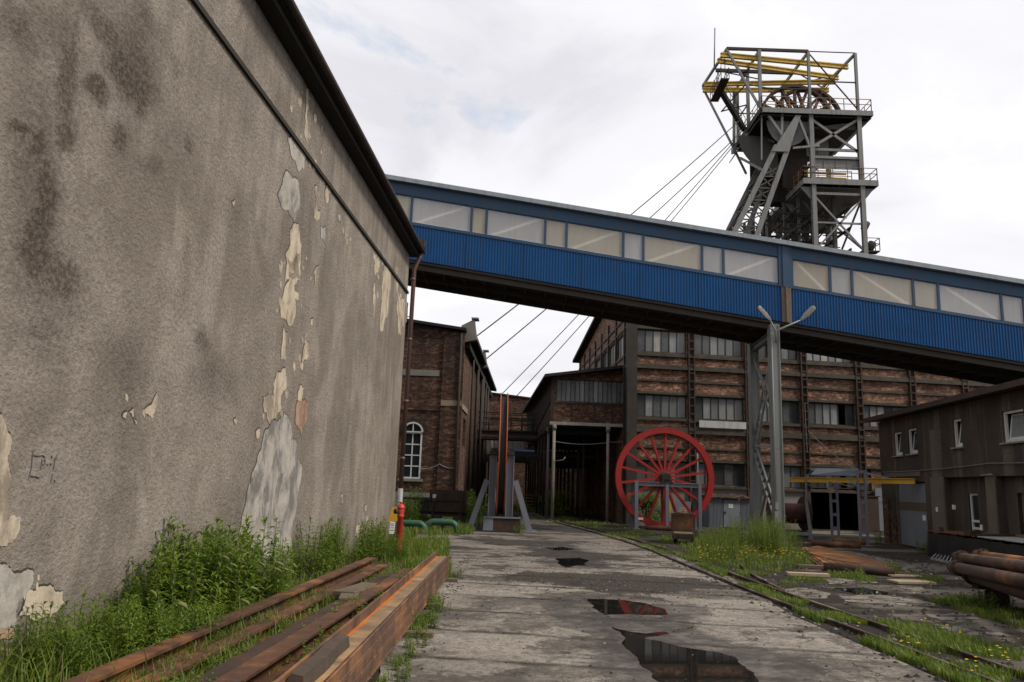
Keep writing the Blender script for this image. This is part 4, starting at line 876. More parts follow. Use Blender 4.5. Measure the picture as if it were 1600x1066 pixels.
bb = thing('back_workshop', 'dark brick workshop seen at the far end between the stilts', 'building', (4, 70, 0))
b = MB(); b.mat(BR_SOOT); b.wall(em, -9, 14, 0, 7.2, [(1.2, 3.8, 2.9, 4.0), (3.9, 5.2, 0, 2.4)], .3); b.mat(DARK); b.box(-9, 14, 1.0, 1.2, 0, 7.1); part('wall', b, bb)
win(bb, em, 1.2, 3.8, 2.9, 4.0, 5, seed=3, wts=(3, 3, 3, 0, 1)); b = MB(); b.box(-9.2, 14, -.4, 6, 7.21, 7.4); part('roof', b, bb, TAR)
kk = PY(770, 690, 58); kiosk = thing('tin_kiosk', 'pale ribbed tin cabin seen under the gangway behind the edge-on wheel', 'cabin', (kk.x, 58, 0))
b = corrugated(em, -.3, 2.4, 3.9, 5.6, .3, .05); b.box(-.3, 2.4, .06, 2, 3.9, 5.6); part('wall', b, kiosk, TIN)
b = MB(); b.box(-.6, 2.9, -.6, 2.2, 3.35, 3.5); b.box(-.4, 2.6, -.3, 2, 3.5, 3.89); b.box(-.6, 2.9, -.62, -.601, 3.43, 3.56); part('canopy', b, kiosk, BLACKST)
for x in (-.3, 1.2, 2.5):
    b = MB(); b.box(x, x+.15, 0, .15, 0, 3.34); part('post', b, kiosk, BLACKST)

# gangway across the passage
ga = PY(733, 676, 50); gb = PY(852, 690, 50); gw = thing('steel_gangway', 'sooty steel gangway with railing crossing high between the engine house and the annex', 'gangway', (ga.x, 50, 0))
L_ = gb.x-ga.x+1.2; z0_ = 4.55
b = MB(); b.box(-.3, L_, 0, .12, z0_, z0_+.62); b.box(-.3, L_, 1.4, 1.52, z0_, z0_+.62); b.box(-.3, L_, .121, 1.399, z0_+.3, z0_+.36); b.box(-.3, L_, -.08, -.001, z0_, z0_+.09); b.box(-.3, L_, -.08, -.001, z0_+.52, z0_+.62); part('deck', b, gw, BLACKST)
b = MB(); b.box(-.3, L_, -.03, -.005, z0_+.14, z0_+.3); part('edge_strip', b, gw, m_rust('tan_rust', (0.06, 0.04, 0.025), (0.14, 0.09, 0.05)))
b = MB()
for y in (.06, 1.46):
    for i in range(9): b.tube((-.2+i*L_/8.5, y, z0_+.6), (-.2+i*L_/8.5, y, z0_+1.75), .035, 6)
    for h_ in (1.75, 1.4, 1.05): b.tube((-.3, y, z0_+h_), (L_, y, z0_+h_), .03, 6)
part('railing', b, gw, BLACKST)
for x in (.1, L_-1.3):
    b = MB(); b.box(x, x+.16, .5, .66, 0, z0_); part('post', b, gw, BLACKST)
yb = thing('yellow_stair', 'small flight of steps with yellow handrails far down the passage', 'steps', (PY(818, 790, 52).x, 52, 0))
b = MB()
for i in range(6): b.box(-.4, .9, .3*i, .3*i+.3, .2*i, .2*i+.05)
part('tread', b, yb, BLACKST); b = MB()
for x in (-.4, .9): b.beam((x, 0, 0), (x, 0, 1.8 if x > 0 else 1.2), .07); b.beam((x, 0, 1.1), (x, 1.8, 2.0), .05)
for i in range(5): b.beam((-.4, .3*i, .25+.2*i), (.9, .3*i, .25+.2*i), .03)
part('handrail', b, yb, YEL)

# ================================================================== RIGHT DARK RENDERED BUILDING
ro = G(1382, 847); rb = thing('dark_rendered_building', 'low two storey building with dark grimy render and white tilted windows on the right', 'building', (ro.x, ro.y, 0), R(-6.7))
RF = Fr(ro.x, ro.y, -6.7)
def m_render():
    t = NT('grimy_brown_render'); n1 = t.noise(0.8, 6, 0.65); p = t.sep(t.pos)
    c = t.mix(t.ramp(n1, [(0.3, 0), (0.7, 1)]), (0.036, 0.028, 0.022), (0.075, 0.059, 0.046)); st = t.noise(1.6, 4, 0.55, sc=(1.2, 1.2, 0.07))
    c = t.mix(t.math('MULTIPLY', t.ramp(st, [(0.52, 0), (0.64, 1)]), 0.75), c, (0.14, 0.115, 0.088)); c = t.mix(t.ramp(t.noise(14, 5, 0.7), [(0.4, 0.5), (0.6, 0)]), c, (0.035, 0.028, 0.022))
    return t.done(t.bsdf(c, 0.95, 0, t.bump(t.noise(25, 4, 0.7), 0.4, 0.02), 0.2))
REN = m_render(); RENL = m_plain('lighter_streaked_render', (0.125, 0.103, 0.08), 0.95, 0.4, 1.5)
rm = lambda u, v, d: (d, -u, v)    # u = metres towards the camera along the wall
WN = [(1.58, 2.38, 3.34, 4.24), (2.94, 3.8, 3.36, 4.28), (6.68, 7.3, 3.42, 4.32), (9.8, 10.95, 3.4, 4.28), (13.0, 14.1, 3.4, 4.28), (16.5, 17.6, 3.4, 4.28)]
b = MB(); b.mat(REN); LO = [(1.56, 4.25, 0, 2.34), (5.82, 8.62, 0, 2.48), (9.2, 11.8, .0, 2.48), (12.6, 15.2, 0, 2.48)]
b.wall(rm, 0, 24, 0, 4.78, WN+LO, .22)
for h_ in LO[1:]: b.wall(lambda u, v, d: (.22+d, -u, v), h_[0], h_[1], h_[2], h_[3], [(6.95, 7.55, 0, 1.98), (9.85, 11.3, .9, 2.02)], .15)
b.poly([(0, 0, 0), (9, 0, 0), (9, 0, 5.4), (0, 0, 4.78)]); b.box(1.2, 8, -24, -.02, .02, 4.6)
part('wall', b, rb)
b = MB(); b.mat(RENL); b.mbox(rm, 4.78, 5.8, 0, 2.5, -.045, 0); b.mbox(rm, 4.9, 5.3, 2.5, 4.1, -.004, 0); b.mbox(rm, 8.64, 9.18, 0, 2.52, -.04, 0); b.mbox(rm, .45, 3.9, 2.55, 2.72, -.03, 0); part('pilaster', b, rb)
b = MB(); b.hexa([(-.45, .45, 4.78), (10, .45, 5.7), (10, -25, 5.7), (-.45, -25, 4.78), (-.45, .45, 4.95), (10, .45, 5.87), (10, -25, 5.87), (-.45, -25, 4.95)]); part('roof', b, rb, m_rust('brown_eaves', (0.035, 0.022, 0.017), (0.07, 0.04, 0.03)))
NET = m_glass('net_curtain_glass', (0.16, 0.18, 0.17), 0.2)
for i, (u0, u1, v0, v1) in enumerate(WN):
    f_ = MB()
    for (a, c, e, g) in ((u0, u0+.07, v0, v1), (u1-.07, u1, v0, v1), (u0+.07, u1-.07, v0, v0+.07), (u0+.07, u1-.07, v1-.07, v1)): f_.mbox(rm, a, c, e, g, .06, .13)
    w_ = part('window', f_, rb, WHITEP)
    a_ = .55 if i != 2 else .8; um = u0+(.5 if i < 2 else .66)*(u1-u0)
    tp = lambda u, v, d, v0=v0: (lambda k: (.09+d-k*.16, -u, v))((v-v0)/(v1-v0))   # tilted sash leaning in
    s_ = MB(); tp = lambda u, v, d, v0=v0, v1=v1: (.10+d+(v-v0)/(v1-v0)*.14, -u, v)
    for (a, c, e, g) in ((u0+.09, u0+.15, v0+.08, v1-.08), (u1-.15, u1-.09, v0+.08, v1-.08), (u0+.15, u1-.15, v0+.08, v0+.14), (u0+.15, u1-.15, v1-.14, v1-.08)): s_.mbox(tp, a, c, e, g, 0, .04)
    part('sash', s_, w_, WHITEP)
    p_ = MB(); p_.mbox(tp, u0+.15, u1-.15, v0+.14, v1-.14, .01, .02); part('pane', p_, w_, NET if i == 3 else DGLASS)
    p_ = MB(); p_.mbox(rm, u0-.08, u1+.08, v0-.05, v0-.003, -.08, .1); part('sill', p_, w_, CONC)
    p_ = MB(); p_.mbox(rm, u0+.07, u1-.07, v0+.07, v1-.07, .3, .31); part('dark_backing', p_, w_, DARK)  # dark sheet behind each sash, standing in for the unlit room
b = MB()
for (a, c) in ((1.58, 2.87), (2.89, 4.23)): b.mbox(rm, a, c, .03, 2.3, .08, .13)
b.mat(BLUEGREY); gd = part('garage_door', b, rb, BLUEGREY)
b = MB(); b.mbox(rm, 1.6, 4.2, 1.32, 1.62, .066, .079); part('door_band', b, gd, m_plain('brown_door_band', (0.10, 0.075, 0.05), 0.8))
b = MB(); b.mbox(rm, 3.7, 3.95, 1.0, 1.18, .066, .078); part('notice', b, gd, PAPER)
b = MB()
for u in (6.95, 7.5): b.mbox(rm, u, u+.06, 0, 1.98, .26, .34)
for v in (0.02, .88, 1.1, 1.92): b.mbox(rm, 7.01, 7.5, v, v+.07, .265, .335)
ed = part('entrance_door', b, rb, WHITEP)
b = MB(); b.mbox(rm, 7.01, 7.5, .1, 1.9, .3, .31); part('pane', b, ed, DGLASS)
b = MB(); b.mbox(rm, 9.9, 10.45, .9, 2.02, .3, .34); b.mbox(rm, 10.5, 11.2, .9, 2.02, .32, .36); gw_ = part('ground_window', b, rb, m_glass('curtained_glass', (.10, .09, .075), .3))
b = MB(); b.mbox(rm, 10.44, 10.51, .9, 2.02, .24, .3); b.mbox(rm, 9.8, 11.4, .82, .89, .05, .4); part('frame', b, gw_, WOOD)
b = MB(); q = jag([rm(7.75, .05, .2), rm(8.5, .05, .2), rm(8.5, .75, .2), rm(8.15, .98, .2), rm(7.75, .75, .2)], .06, 3, 8); b.poly([(.213, v.y, v.z) for v in q]); part('bricked_patch', b, rb, m_plain('red_brick_patch', (.14, .075, .055), .9))
b = MB(); b.mbox(rm, 7.62, 7.74, .88, 1.05, .19, .219); b.mbox(rm, 5.2, 5.3, 1.35, 1.5, -.08, -.046); b.mbox(rm, 5.9, 6.0, 1.45, 1.6, .15, .219); part('switch_box', b, rb, PAPER)
b = MB(); slack(rm(.4, 2.75, -.05), rm(9, 2.85, -.05), .05, .015, b); slack(rm(9, 2.85, -.05), rm(20, 2.95, -.05), .1, .015, b); b.tube(rm(8.55, 2.5, -.1), rm(9.2, 2.52, -.1), .03, 6); part('wall_cable', b, rb, GREYD)
b = MB(); b.mbox(rm, .35, .85, .0, 1.7, -.1, 0); b.mbox(rm, 1.05, 1.5, 0, 1.1, -.08, 0); part('exposed_brick', b, rb, BR_ANX)

# ================================================================== HEADFRAME
YELC = m_paint('pale_crane_yellow', (0.62, 0.42, 0.06), 0.35, 0.5, dirt=.3)
TY0, TY1 = 62.0, 69.0
hf = thing('headframe', 'tall grey steel pithead tower with winding wheels and yellow crane beams behind the bridge', 'headframe', (25, 65, 0))
ST = GREYD; STL = m_paint('sooty_steel_paint', (0.075, 0.073, 0.068), 0.7, 0.65, dirt=.6)
X = (20.95, 25.28, 29.45)
def hp(name, fn, mat=ST, lab=None, parent=None):
    b = MB(); fn(b); return part(name, b, parent or hf, mat, world=True, label=lab)
for x in X[1:]:
    for y in (TY0, 68.5): hp('tower_post', lambda b: (b.ibeam((x, y, 0), (x, y, 34.3), .36, .36, .08), b.ibeam((x, y, 34.3), (x, y, 40.2), .22, .22, .05)))
for y in (62, 65.4, 68.6): hp('roof_post', lambda b: b.beam((X[0], y, 34.5), (X[0], y, 40.2), .26))
tip = PY(1098, 139, 68.4)
hp('top_chord', lambda b: (b.beam((18.06, 62, 40.25), (25.3, 62, 40.25), .2, .24), b.beam((25.3, 62, 40.25), (29.45, 62, 40.25), .07), b.beam((18.0, 65.3, 40.05), (25.2, 65.3, 40.05), .22, .3), b.beam((tip.x, 68.4, 40.05), (28.2, 68.4, 40.05), .14)), BLACKST)
hp('cross_beam', lambda b: [b.beam((xa, 62, 40.15), (xb, 68.4, 40.15), .18, .24) for xa, xb in ((18.06, tip.x), (20.95, 20.9), (25.28, 25.1), (29.45, 28.9))])
def rod(b, p, q, r=.045): b.beam(p, q, r*2)
hp('brace', lambda b: (b.beam((18.06, 62, 40.2), (20.9, 62, 34.7), .18), b.beam((tip.x, 68.4, 40), PY(1147, 233, 68.4), .17), b.beam(PY(1147, 233, 68.4), PY(1166, 272, 68.4), .18), b.beam(PY(1147, 145, 68.4), PY(1147, 240, 68.4), .24)))
def wind(b):
    for (a, c) in (((25.3, 62, 40.1), (29.4, 62, 34.9)), ((25.3, 62, 35), (29.4, 62, 40.1)), ((25.3, 62, 37.4), (29.4, 62, 37.4)), ((20.95, 62, 36.6), (25.2, 62, 36.6)), ((18.2, 65.3, 40), (20.95, 62, 37.4)), ((21, 65.4, 36.8), (18.9, 66.9, 36.8)), ((18.9, 67, 36.8), (20.95, 65.4, 39)), ((20.9, 65.4, 36.8), (20.9, 68.6, 36.8)), ((20.95, 65.4, 38.8), (25, 68.4, 40)), ((25.3, 65, 40), (29.3, 68, 40)), ((25.3, 68, 40), (29.3, 65, 40)), ((21, 68.5, 37.5), (29.4, 68.5, 37.5)), ((25.3, 68.5, 40), (29.4, 68.5, 35)), ((18.3, 62.5, 40), (20.9, 66, 40.0))): rod(b, a, c)
hp('wind_brace', wind, BLACKST)
for (a, c) in (((1126, 86), (1325, 105)), ((1121, 95), (1310, 122)), ((1101, 132), (1305, 128)), ((1098, 141), (1295, 141))):
    p, q = G(*a, 39.65), G(*c, 39.65); hp('crane_beam', lambda b: b.ibeam(p, q, .26, .42, .09), YELC, 'yellow crane beam under the tower roof frame')
hp('mast', lambda b: b.tube(PY(1116, 104, 64), PY(1117, 44, 64), .06, 6), GREY)
pa, pb = G(1133, 123, 37.9), G(1116, 158.5, 37.9)
hp('landing', lambda b: (b.beam(pa, pb, .75, .12), [b.beam(pa.lerp(pb, i/5)+Vector((s*.36, 0, 0)), pa.lerp(pb, i/5)+Vector((s*.36, 0, 1.1)), .05) for i in range(6) for s in (-1, 1)], [b.beam(pa+Vector((s*.36, 0, z)), pb+Vector((s*.36, 0, z)), .045) for s in (-1, 1) for z in (.6, 1.1)], [b.beam(pa.lerp(pb, i/3)+Vector((0, 0, .1)), pa.lerp(pb, i/3)+Vector((0, 0, 2.2)), .05) for i in range(4)]), RUSTD)
sa, sb = PY(1128, 146, 65.5), PY(1163, 203, 65.5)
def stair(b, sa, sb, n=18, w=.7):
    for s in (-w/2, w/2): b.beam(sa+Vector((0, s, 0)), sb+Vector((0, s, 0)), .08, .2); b.beam(sa+Vector((0, s, 1)), sb+Vector((0, s, 1)), .045); [b.beam(sa.lerp(sb, i/6)+Vector((0, s, 0)), sa.lerp(sb, i/6)+Vector((0, s, 1)), .04) for i in range(7)]
    for i in range(n): c = sa.lerp(sb, (i+.5)/n); b.box(c.x-.13, c.x+.13, c.y-w/2, c.y+w/2, c.z-.02, c.z+.02)
hp('stair', lambda b: stair(b, sa, sb), BLACKST)
# decks
def deck(b, x0, x1, y0, y1, z, t=.5): b.box(x0, x1, y0, y1, z-.1, z); [b.box(x0, x1, y, y+.1, z-t, z-.101) for y in (y0, y0+2.2, y1-.1)]; [b.box(x, x+.1, y0+.1, y1-.1, z-t, z-.101) for x in (x0, (x0+x1)/2, x1-.1)]
hp('upper_deck', lambda b: deck(b, 21.0, 30.6, 62-.35, 69.5, 34.6, .45))
hp('deck_floor', lambda b: (b.box(21.1, 30.5, 61.8, 69.4, 33.95, 33.99), b.hexa([(25.4, 62.1, 33.0), (29.3, 62.1, 33.0), (29.3, 69, 33.0), (25.4, 69, 33.0), (25.4, 62.1, 33.1), (30.4, 62.1, 33.9), (30.4, 69, 33.9), (25.4, 69, 33.1)])), BLACKST)
def rail_(b, pts, h=1.1, n=1.1):
    for p, q in zip(pts, pts[1:]):
        p = Vector(p); q = Vector(q); k = max(1, int((q-p).length/n))
        for i in range(k+1): c = p.lerp(q, i/k); b.beam(c, c+Vector((0, 0, h)), .055)
        for z in (h, h*.55): b.beam(p+Vector((0, 0, z)), q+Vector((0, 0, z)), .05)
TAN = m_paint('rusty_tan_rail', (0.22, 0.13, 0.08), 0.8, 0.7)
hp('deck_railing', lambda b: rail_(b, [(21.0, 69.3, 34.6), (21.0, 61.75, 34.6), (30.5, 61.75, 34.6), (30.5, 69.3, 34.6)]), TAN)
hp('deck_railing', lambda b: rail_(b, [(21.6, 63, 34.6), (24.6, 63, 34.6), (27.6, 63, 34.6)], 1.0, .8), m_paint('dull_yellow_rail', (0.34, 0.21, 0.05), 0.7, 0.7))
hp('lower_deck', lambda b: (deck(b, 24.35, 30.75, 62-.3, 74, 28.25, .5), b.box(24.5, 30.6, 62.2, 73.8, 27.62, 27.68)))
hp('deck_railing', lambda b: rail_(b, [(24.4, 73, 28.25), (24.4, 61.8, 28.25), (30.7, 61.8, 28.25), (30.7, 68, 28.25)]), TAN)
hp('deck_railing', lambda b: (rail_(b, [(24.5, 72, 28.25), (24.5, 62.4, 28.25), (28.8, 62.4, 28.25)], 1.0, 1.6), [b.beam((25.2, 63.0, 28.3+z), (28.6, 63.0, 28.3+z), .12) for z in (.55, .95)]), YEL)
hp('gusset', lambda b: [b.hexa([(x, y, 27.6), (x+s*.9, y, 27.6), (x+s*.9, y+.06, 27.6), (x, y+.06, 27.6), (x, y, 26.5), (x+s*.02, y, 26.5), (x+s*.02, y+.06, 26.5), (x, y+.06, 26.5)]) for x, s in ((25.1, -1), (29.6, 1)) for y in (62.1, 66)], ST)
# framing between and below the decks
def frame_(b):
    for (a, c) in (((25.3, 62, 33.8), (29.4, 62, 30.8)), ((25.3, 62, 31.2), (29.4, 62, 33.9)), ((25.3, 62, 31.0), (29.4, 62, 31.0)), ((25.3, 62, 30.3), (29.4, 62, 30.3)), ((25.3, 62, 27.0), (29.4, 62, 27.0))): b.beam(a, c, .14, .22)
    for (a, c) in (((25.3, 62, 26.8), (29.4, 62, 22.0)), ((25.3, 62, 22), (29.4, 62, 26.6)), ((25.3, 62, 24.4), (29.4, 62, 24.4)), ((25.3, 62, 21.6), (29.4, 62, 21.6)), ((29.45, 62, 26.8), (29.45, 68.5, 22)), ((29.45, 68.5, 26.8), (29.45, 62, 22)), ((25.3, 68.5, 26.8), (29.4, 68.5, 22)), ((25.3, 68.5, 22), (29.4, 68.5, 26.6))): b.beam(a, c, .12, .15)
hp('bracing', frame_)
hp('panel', lambda b: (b.box(25.45, 29.3, 62.1, 62.15, 29.3, 30.25), [b.box(x, x+.06, 62.05, 62.099, 29.3, 30.25) for x in (26.3, 27.3, 28.3)]))
hp('panel', lambda b: (b.box(25.6, 27.6, 64, 64.06, 31.3, 33.5), b.box(26.6, 26.66, 63.9, 63.99, 31.3, 33.5)), ST)
hp('stair', lambda b: (stair(b, Vector((28.2, 66, 32.6)), Vector((27.2, 66, 30.9)), 8), stair(b, Vector((26.4, 66, 30.9)), Vector((28.0, 66, 33.4)), 8)), BLACKST)
rnd = random.Random(9)
for (x, y) in ((26.2, 64), (27.0, 66.5), (27.9, 64.2), (28.6, 67.3), (24.2, 66), (23.4, 68), (22.7, 70.5), (24.0, 71), (25.5, 71.5), (26.6, 70), (28.0, 71.5), (23.0, 73), (24.9, 64.5), (21.9, 73.5), (23.9, 69.5), (25.9, 68.4), (27.3, 69), (22.3, 71.6), (24.6, 73)):
    w = rnd.choice((.22, .3, .42)); hp('guide_post', lambda b: b.beam((x, y, 8), (x, y, 27.6), w), STL)
def guides(b):
    for z in (22.3, 24.2, 26.0):
        for y in (64.2, 66.4, 71): b.beam((22.6, y, z), (29, y, z+rnd.uniform(-.3, .3)), .12, .2)
        for x in (24.2, 26.5, 28.5): b.beam((x, 62.5, z), (x, 73, z), .12, .2)
    for i in range(46):
        x = rnd.uniform(22, 28.5); y = rnd.choice((64.2, 66.2, 70.5)); z = rnd.uniform(21, 26); b.beam((x, y, z), (x+rnd.choice((-1.3, 1.3)), y, z+rnd.choice((0, 1.2, 1.6))), .07)
hp('guide_frame', guides, BLACKST)
hp('cable_rack', lambda b: (b.box(29.5, 31, 62.6, 63.4, 22.2, 22.3), rail_(b, [(29.6, 62.6, 22.3), (31, 62.6, 22.3), (31, 63.4, 22.3)], 1.1, .7), b.tube((30.2, 63, 22.4), (30.6, 63, 23.1), .35, 8), b.tube((29.9, 63, 24.3), (30.2, 63, 24.9), .3, 8)), BLACKST)
hp('shaft_casing', lambda b: (b.box(21.6, 25.0, 67.2, 67.4, 27.7, 33.9), b.box(22.6, 25.2, 66.0, 66.1, 27.7, 33.9), b.box(23.5, 25.75, 64.2, 64.3, 28.3, 33.9), b.box(21.2, 22.4, 70.5, 72.5, 24.0, 24.25), b.hexa([(20.9, 70.4, 24.0), (22.3, 70.4, 24.0), (22.3, 73, 24.0), (20.9, 73, 24.0), (22.0, 70.4, 23.2), (22.3, 70.4, 23.2), (22.3, 73, 23.2), (22.0, 73, 23.2)])), BLACKST)
hp('side_truss', lambda b: [b.beam(PY(*p, y_), PY(*q, y_), .18) for (p, q, y_) in (((1210, 330), (1228, 390), 70), ((1214, 315), (1218, 390), 70), ((1220, 372), (1262, 345), 66), ((1245, 300), (1268, 330), 65))])
# raking legs
def leg(y, name='raking_leg'):
    a0, a1 = PY(1212, 230, 62), PY(1146, 366, 62); b0, b1 = PY(1229, 236, 62), PY(1182, 369, 62)
    f = lambda p, q, z: p+(q-p)*((z-p.z)/(q.z-p.z)); sh_ = Vector((0, y-62, 0))
    A = lambda z: f(a0, a1, z)+sh_; B = lambda z: f(b0, b1, z)+sh_
    topc = Vector((24.15, y, 34.0)); b = MB()
    b.ibeam(A(31.2), A(2), .4, .34, .08, (0, 1, 0)); b.ibeam(B(31.2), B(2), .4, .34, .08, (0, 1, 0))
    for s in (-1, 1):
        ys = y+s*.2; b.hexa([A(30.6)-Vector((.15, -s*.2, 0)), B(30.6)+Vector((.15, s*.2, 0)), B(30.6)+Vector((.15, s*.24, 0)), A(30.6)-Vector((.15, -s*.24, 0)), topc+Vector((-.25, s*.2, 0)), topc+Vector((.2, s*.2, 0)), topc+Vector((.2, s*.24, 0)), topc+Vector((-.25, s*.24, 0))])
    part(name, b, hf, ST, world=True)
    b = MB(); z = 29.4
    while z > 9:
        z2 = z-(1.0+.04*(30-z)); b.beam(A(z), B(z2), .09); b.beam(B(z), A(z2), .09); b.beam(A(z2), B(z2), .1); z = z2
    part('leg_lattice', b, hf, STL, world=True)
    return A, B
A1, B1 = leg(62.0); A2, B2 = leg(66.8)
def tie(b):
    z = 31
    while z > 12: b.beam(A1(z), A2(z-2), .13); b.beam(A2(z), A1(z-2), .13); b.beam(A1(z-2), A2(z-2), .14); z -= 2
hp('leg_tie', tie, BLACKST)
hp('leg_brace', lambda b: (b.beam((24.2, 61.95, 33.8), (25.3, 61.95, 30.6), .2), b.beam((23.6, 61.9, 31), (25.9, 61.9, 31.3), .18), b.beam((21.6, 62, 34), (23.4, 62, 31.2), .22), b.beam((22.8, 62, 34.2), (22.7, 62, 31.7), .18), b.beam((20.3, 66, 31.8), (21.8, 62, 28.5), .2), b.beam(PY(1166, 209, 65), PY(1188, 250, 65), .26), b.beam(PY(1190, 180, 62.2), PY(1190, 250, 62.2), .1), b.beam(PY(1152, 232, 68), PY(1186, 250, 66), .14), b.beam(PY(1165, 208, 66), PY(1210, 222, 64), .12)), ST)
# sloping apron and wheel housing under the upper deck
hp('apron', lambda b: (b.hexa([(20.6, 62.6, 33.4), (21.1, 62.0, 33.9), (21.1, 69.5, 33.9), (20.6, 70.5, 33.2), (20.6, 62.6, 33.5), (21.1, 62.0, 34.0), (21.1, 69.5, 34.0), (20.6, 70.5, 33.35)]), b.beam((20.9, 61.8, 34.4), (20.75, 70, 34.2), .16, .5)), BLACKST)
def housing(b):
    b.smooth = True; b.lathe([(0, 3.5), (2.6, 3.5)], (23.2, 64.4, 33.2), (0, 1, 0), 22, R(85), R(195)); b.smooth = False
    c = Vector((23.2, 64.38, 33.2)); b.poly([c]+[c+Vector((math.cos(R(a))*3.5, 0, math.sin(R(a))*3.5)) for a in range(180, 276, 6)])
hp('wheel_housing', housing, STL)
hp('wheel_housing', lambda b: (lambda c: b.poly([c]+[c+Vector((math.cos(R(a))*1.9, 0, math.sin(R(a))*2.3)) for a in range(180, 361, 10)]))(Vector((23.5, 62.5, 33.8))), m_paint('pale_housing', (0.20, 0.20, 0.195), 0.6, .6, dirt=.6))
def wheel(parent, c, ax, Ro, wid, rimw, ns, m_rim, m_sp, hub_r, sp_w, m_hub, hub_w=None, a_off=0.0):
    ax = Vector(ax); c = Vector(c); up = Vector((0, 0, 1)); sd_ = ax.cross(up).normalized()
    b = MB(); b.smooth = False; h = wid/2; b.mat(BLACKST); b.lathe([(-h*.8, Ro-rimw*.05), (-h*.6, Ro-rimw*.6), (h*.6, Ro-rimw*.6), (h*.8, Ro-rimw*.05)], c, ax, 72); b.mat(m_rim)  # groove between the flanges coloured near black to stand for its shade
    b.lathe([(-h, Ro-rimw), (-h, Ro), (-h*.8, Ro)], c, ax, 72); b.lathe([(h*.8, Ro), (h, Ro), (h, Ro-rimw), (h*.9, Ro-rimw), (h*.9, Ro-rimw*.95), (-h*.9, Ro-rimw*.95), (-h*.9, Ro-rimw), (-h, Ro-rimw)], c, ax, 72)
    rim = part('rim', b, parent, m_rim)
    for i in range(ns):
        a = 2*math.pi*i/ns+a_off; d = sd_*math.sin(a)+up*math.cos(a); b = MB()
        for s in (-1, 1): b.beam(c+d*hub_r*.8+ax*s*h*.55, c+d*(Ro-rimw*.9)+ax*s*h*.42, .018, sp_w, d.cross(ax))
        b.beam(c+d*hub_r*.8, c+d*(Ro-rimw*.9), h*.95, .022, d.cross(ax)); part('spoke', b, rim, m_sp)
    b = MB(); hw = hub_w or wid*.8; b.smooth = True
    b.lathe([(-hw*.62, 0), (-hw*.62, hub_r*.45), (-hw*.5, hub_r*.5), (-hw*.5, hub_r*.9), (-hw*.42, hub_r), (hw*.42, hub_r), (hw*.5, hub_r*.9), (hw*.5, hub_r*.5), (hw*.62, hub_r*.45), (hw*.62, 0)], c, ax, 28); part('hub', b, parent, m_hub)
    return rim
for (px, y, o) in (((1243, 186), 64.4, 0), ((1262, 188), 67.0, .1)):
    c = PY(*px, y); wheel(hf, c-Vector((25, 65, 0)), (0, 1, 0), 3.25, .5, .24, 16, RUSTD, m_rust('red_brown_spoke', (0.055, 0.02, 0.015), (0.11, 0.045, 0.03)), -.0+.55, .24, RUSTD, a_off=o)
for k, (p0, y0_, p1, y1_) in enumerate((((1156, 188), 64.2, (728, 538), 43), ((1150, 214), 64.6, (745, 573), 49), ((1148, 220), 66.8, (783, 617), 67), ((1148, 225), 67.2, (806, 620), 67.5))):
    p, q = PY(*p0, y0_), PY(*p1, y1_); b = MB(); b.path([p.lerp(q, i/20)-Vector((0, 0, 1.2*4*(i/20)*(1-i/20)*0.35)) for i in range(21)], .04, 5)
    solo('hoist_rope', b, BLACKST, ['topmost hoist rope falling from the tower to the corner of the brick engine house', 'second hoist rope from the top, falling from the tower to the engine house roof', 'third hoist rope from the top, ending just right of the edge-on wheel', 'lowest hoist rope, falling from the tower to the far brick block'][k], 'rope', tuple(q), 0, 'hoist ropes of the tower', world=True)

# ================================================================== DISPLAYED WHEELS
wc = PY(1038, 747, 35.5)
rw = thing('sheave_wheel', 'bright red winding wheel facing the road on a grey stand before the hall', 'winding wheel', (wc.x, 35.5, 0), R(1.5))
wheel(rw, (0, 0, 2.29), (0, 1, 0), 2.26, .30, .26, 18, RED, RED, .27, .105, BLACKST, .5, a_off=.03)
for y in (-.42, .42):
    for x in (-1.36, 0.02, 1.5):
        b = MB(); b.ibeam((x, y, 0), (x, y, 2.1 if x else 1.9), .15, .17, .03); b.box(x-.14, x+.14, y-.14, y+.14, 0, .03); part('post', b, rw, BLUEGREY)
    b = MB(); b.ibeam((-1.28, y, 1.99), (1.42, y, 1.97), .15, .18, .03, (0, 0, 1)); part('beam', b, rw, BLUEGREY)
    b = MB(); b.box(-.22, .22, y-.1, y+.1, 2.07, 2.2); b.lathe([(-.1, 0), (-.1, .2), (.1, .2), (.1, 0)], (0, y, 2.28), (0, 1, 0), 20); b.box(-.3, .3, y-.12, y+.12, 2.066, 2.1); part('bearing', b, rw, BLACKST)
b = MB(); b.box(-1.28, -1.0, -.17, -.15, .38, .48); part('tag', b, rw, PAPER)
ew = PY(785, 700, 30.3)
e2 = thing('sheave_wheel', 'orange red winding wheel seen edge on between grey steel stands beside the road', 'winding wheel', (ew.x, 30.3, 0), R(91.0))
wheel(e2, (0, 0, 2.88), (0, 1, 0), 2.42, .29, .27, 18, REDOR, REDOR, .27, .13, BLACKST, .6)
for s in (-1, 1):
    for x in (-.45, .45):
        b = MB(); b.ibeam((x, s*.33, 0.0), (x, s*.33, 2.85), .3, .28, .03, (0, 1, 0)); part('post', b, e2, BLUEGREY)
        b = MB(); b.beam((x, s*.55, 1.9), (x, s*1.15, .02), .2, .1, (1, 0, 0)); b.box(x-.2, x+.2, s*1.15-.25, s*1.15+.25, 0, .04); part('brace', b, e2, BLUEGREY)
    b = MB(); b.box(-.7, .7, s*.33-.14, s*.33+.14, 2.851, 2.98); b.box(-.2, .2, s*.33-.12, s*.33+.12, 2.981, 3.12); part('bearing', b, e2, BLACKST)
bx = PY(784, 832, 29.0); sk = thing('rusty_trough', 'rusty steel box standing on the road in front of the edge-on wheel', 'steel box', (bx.x, 29.1, 0), R(-2))
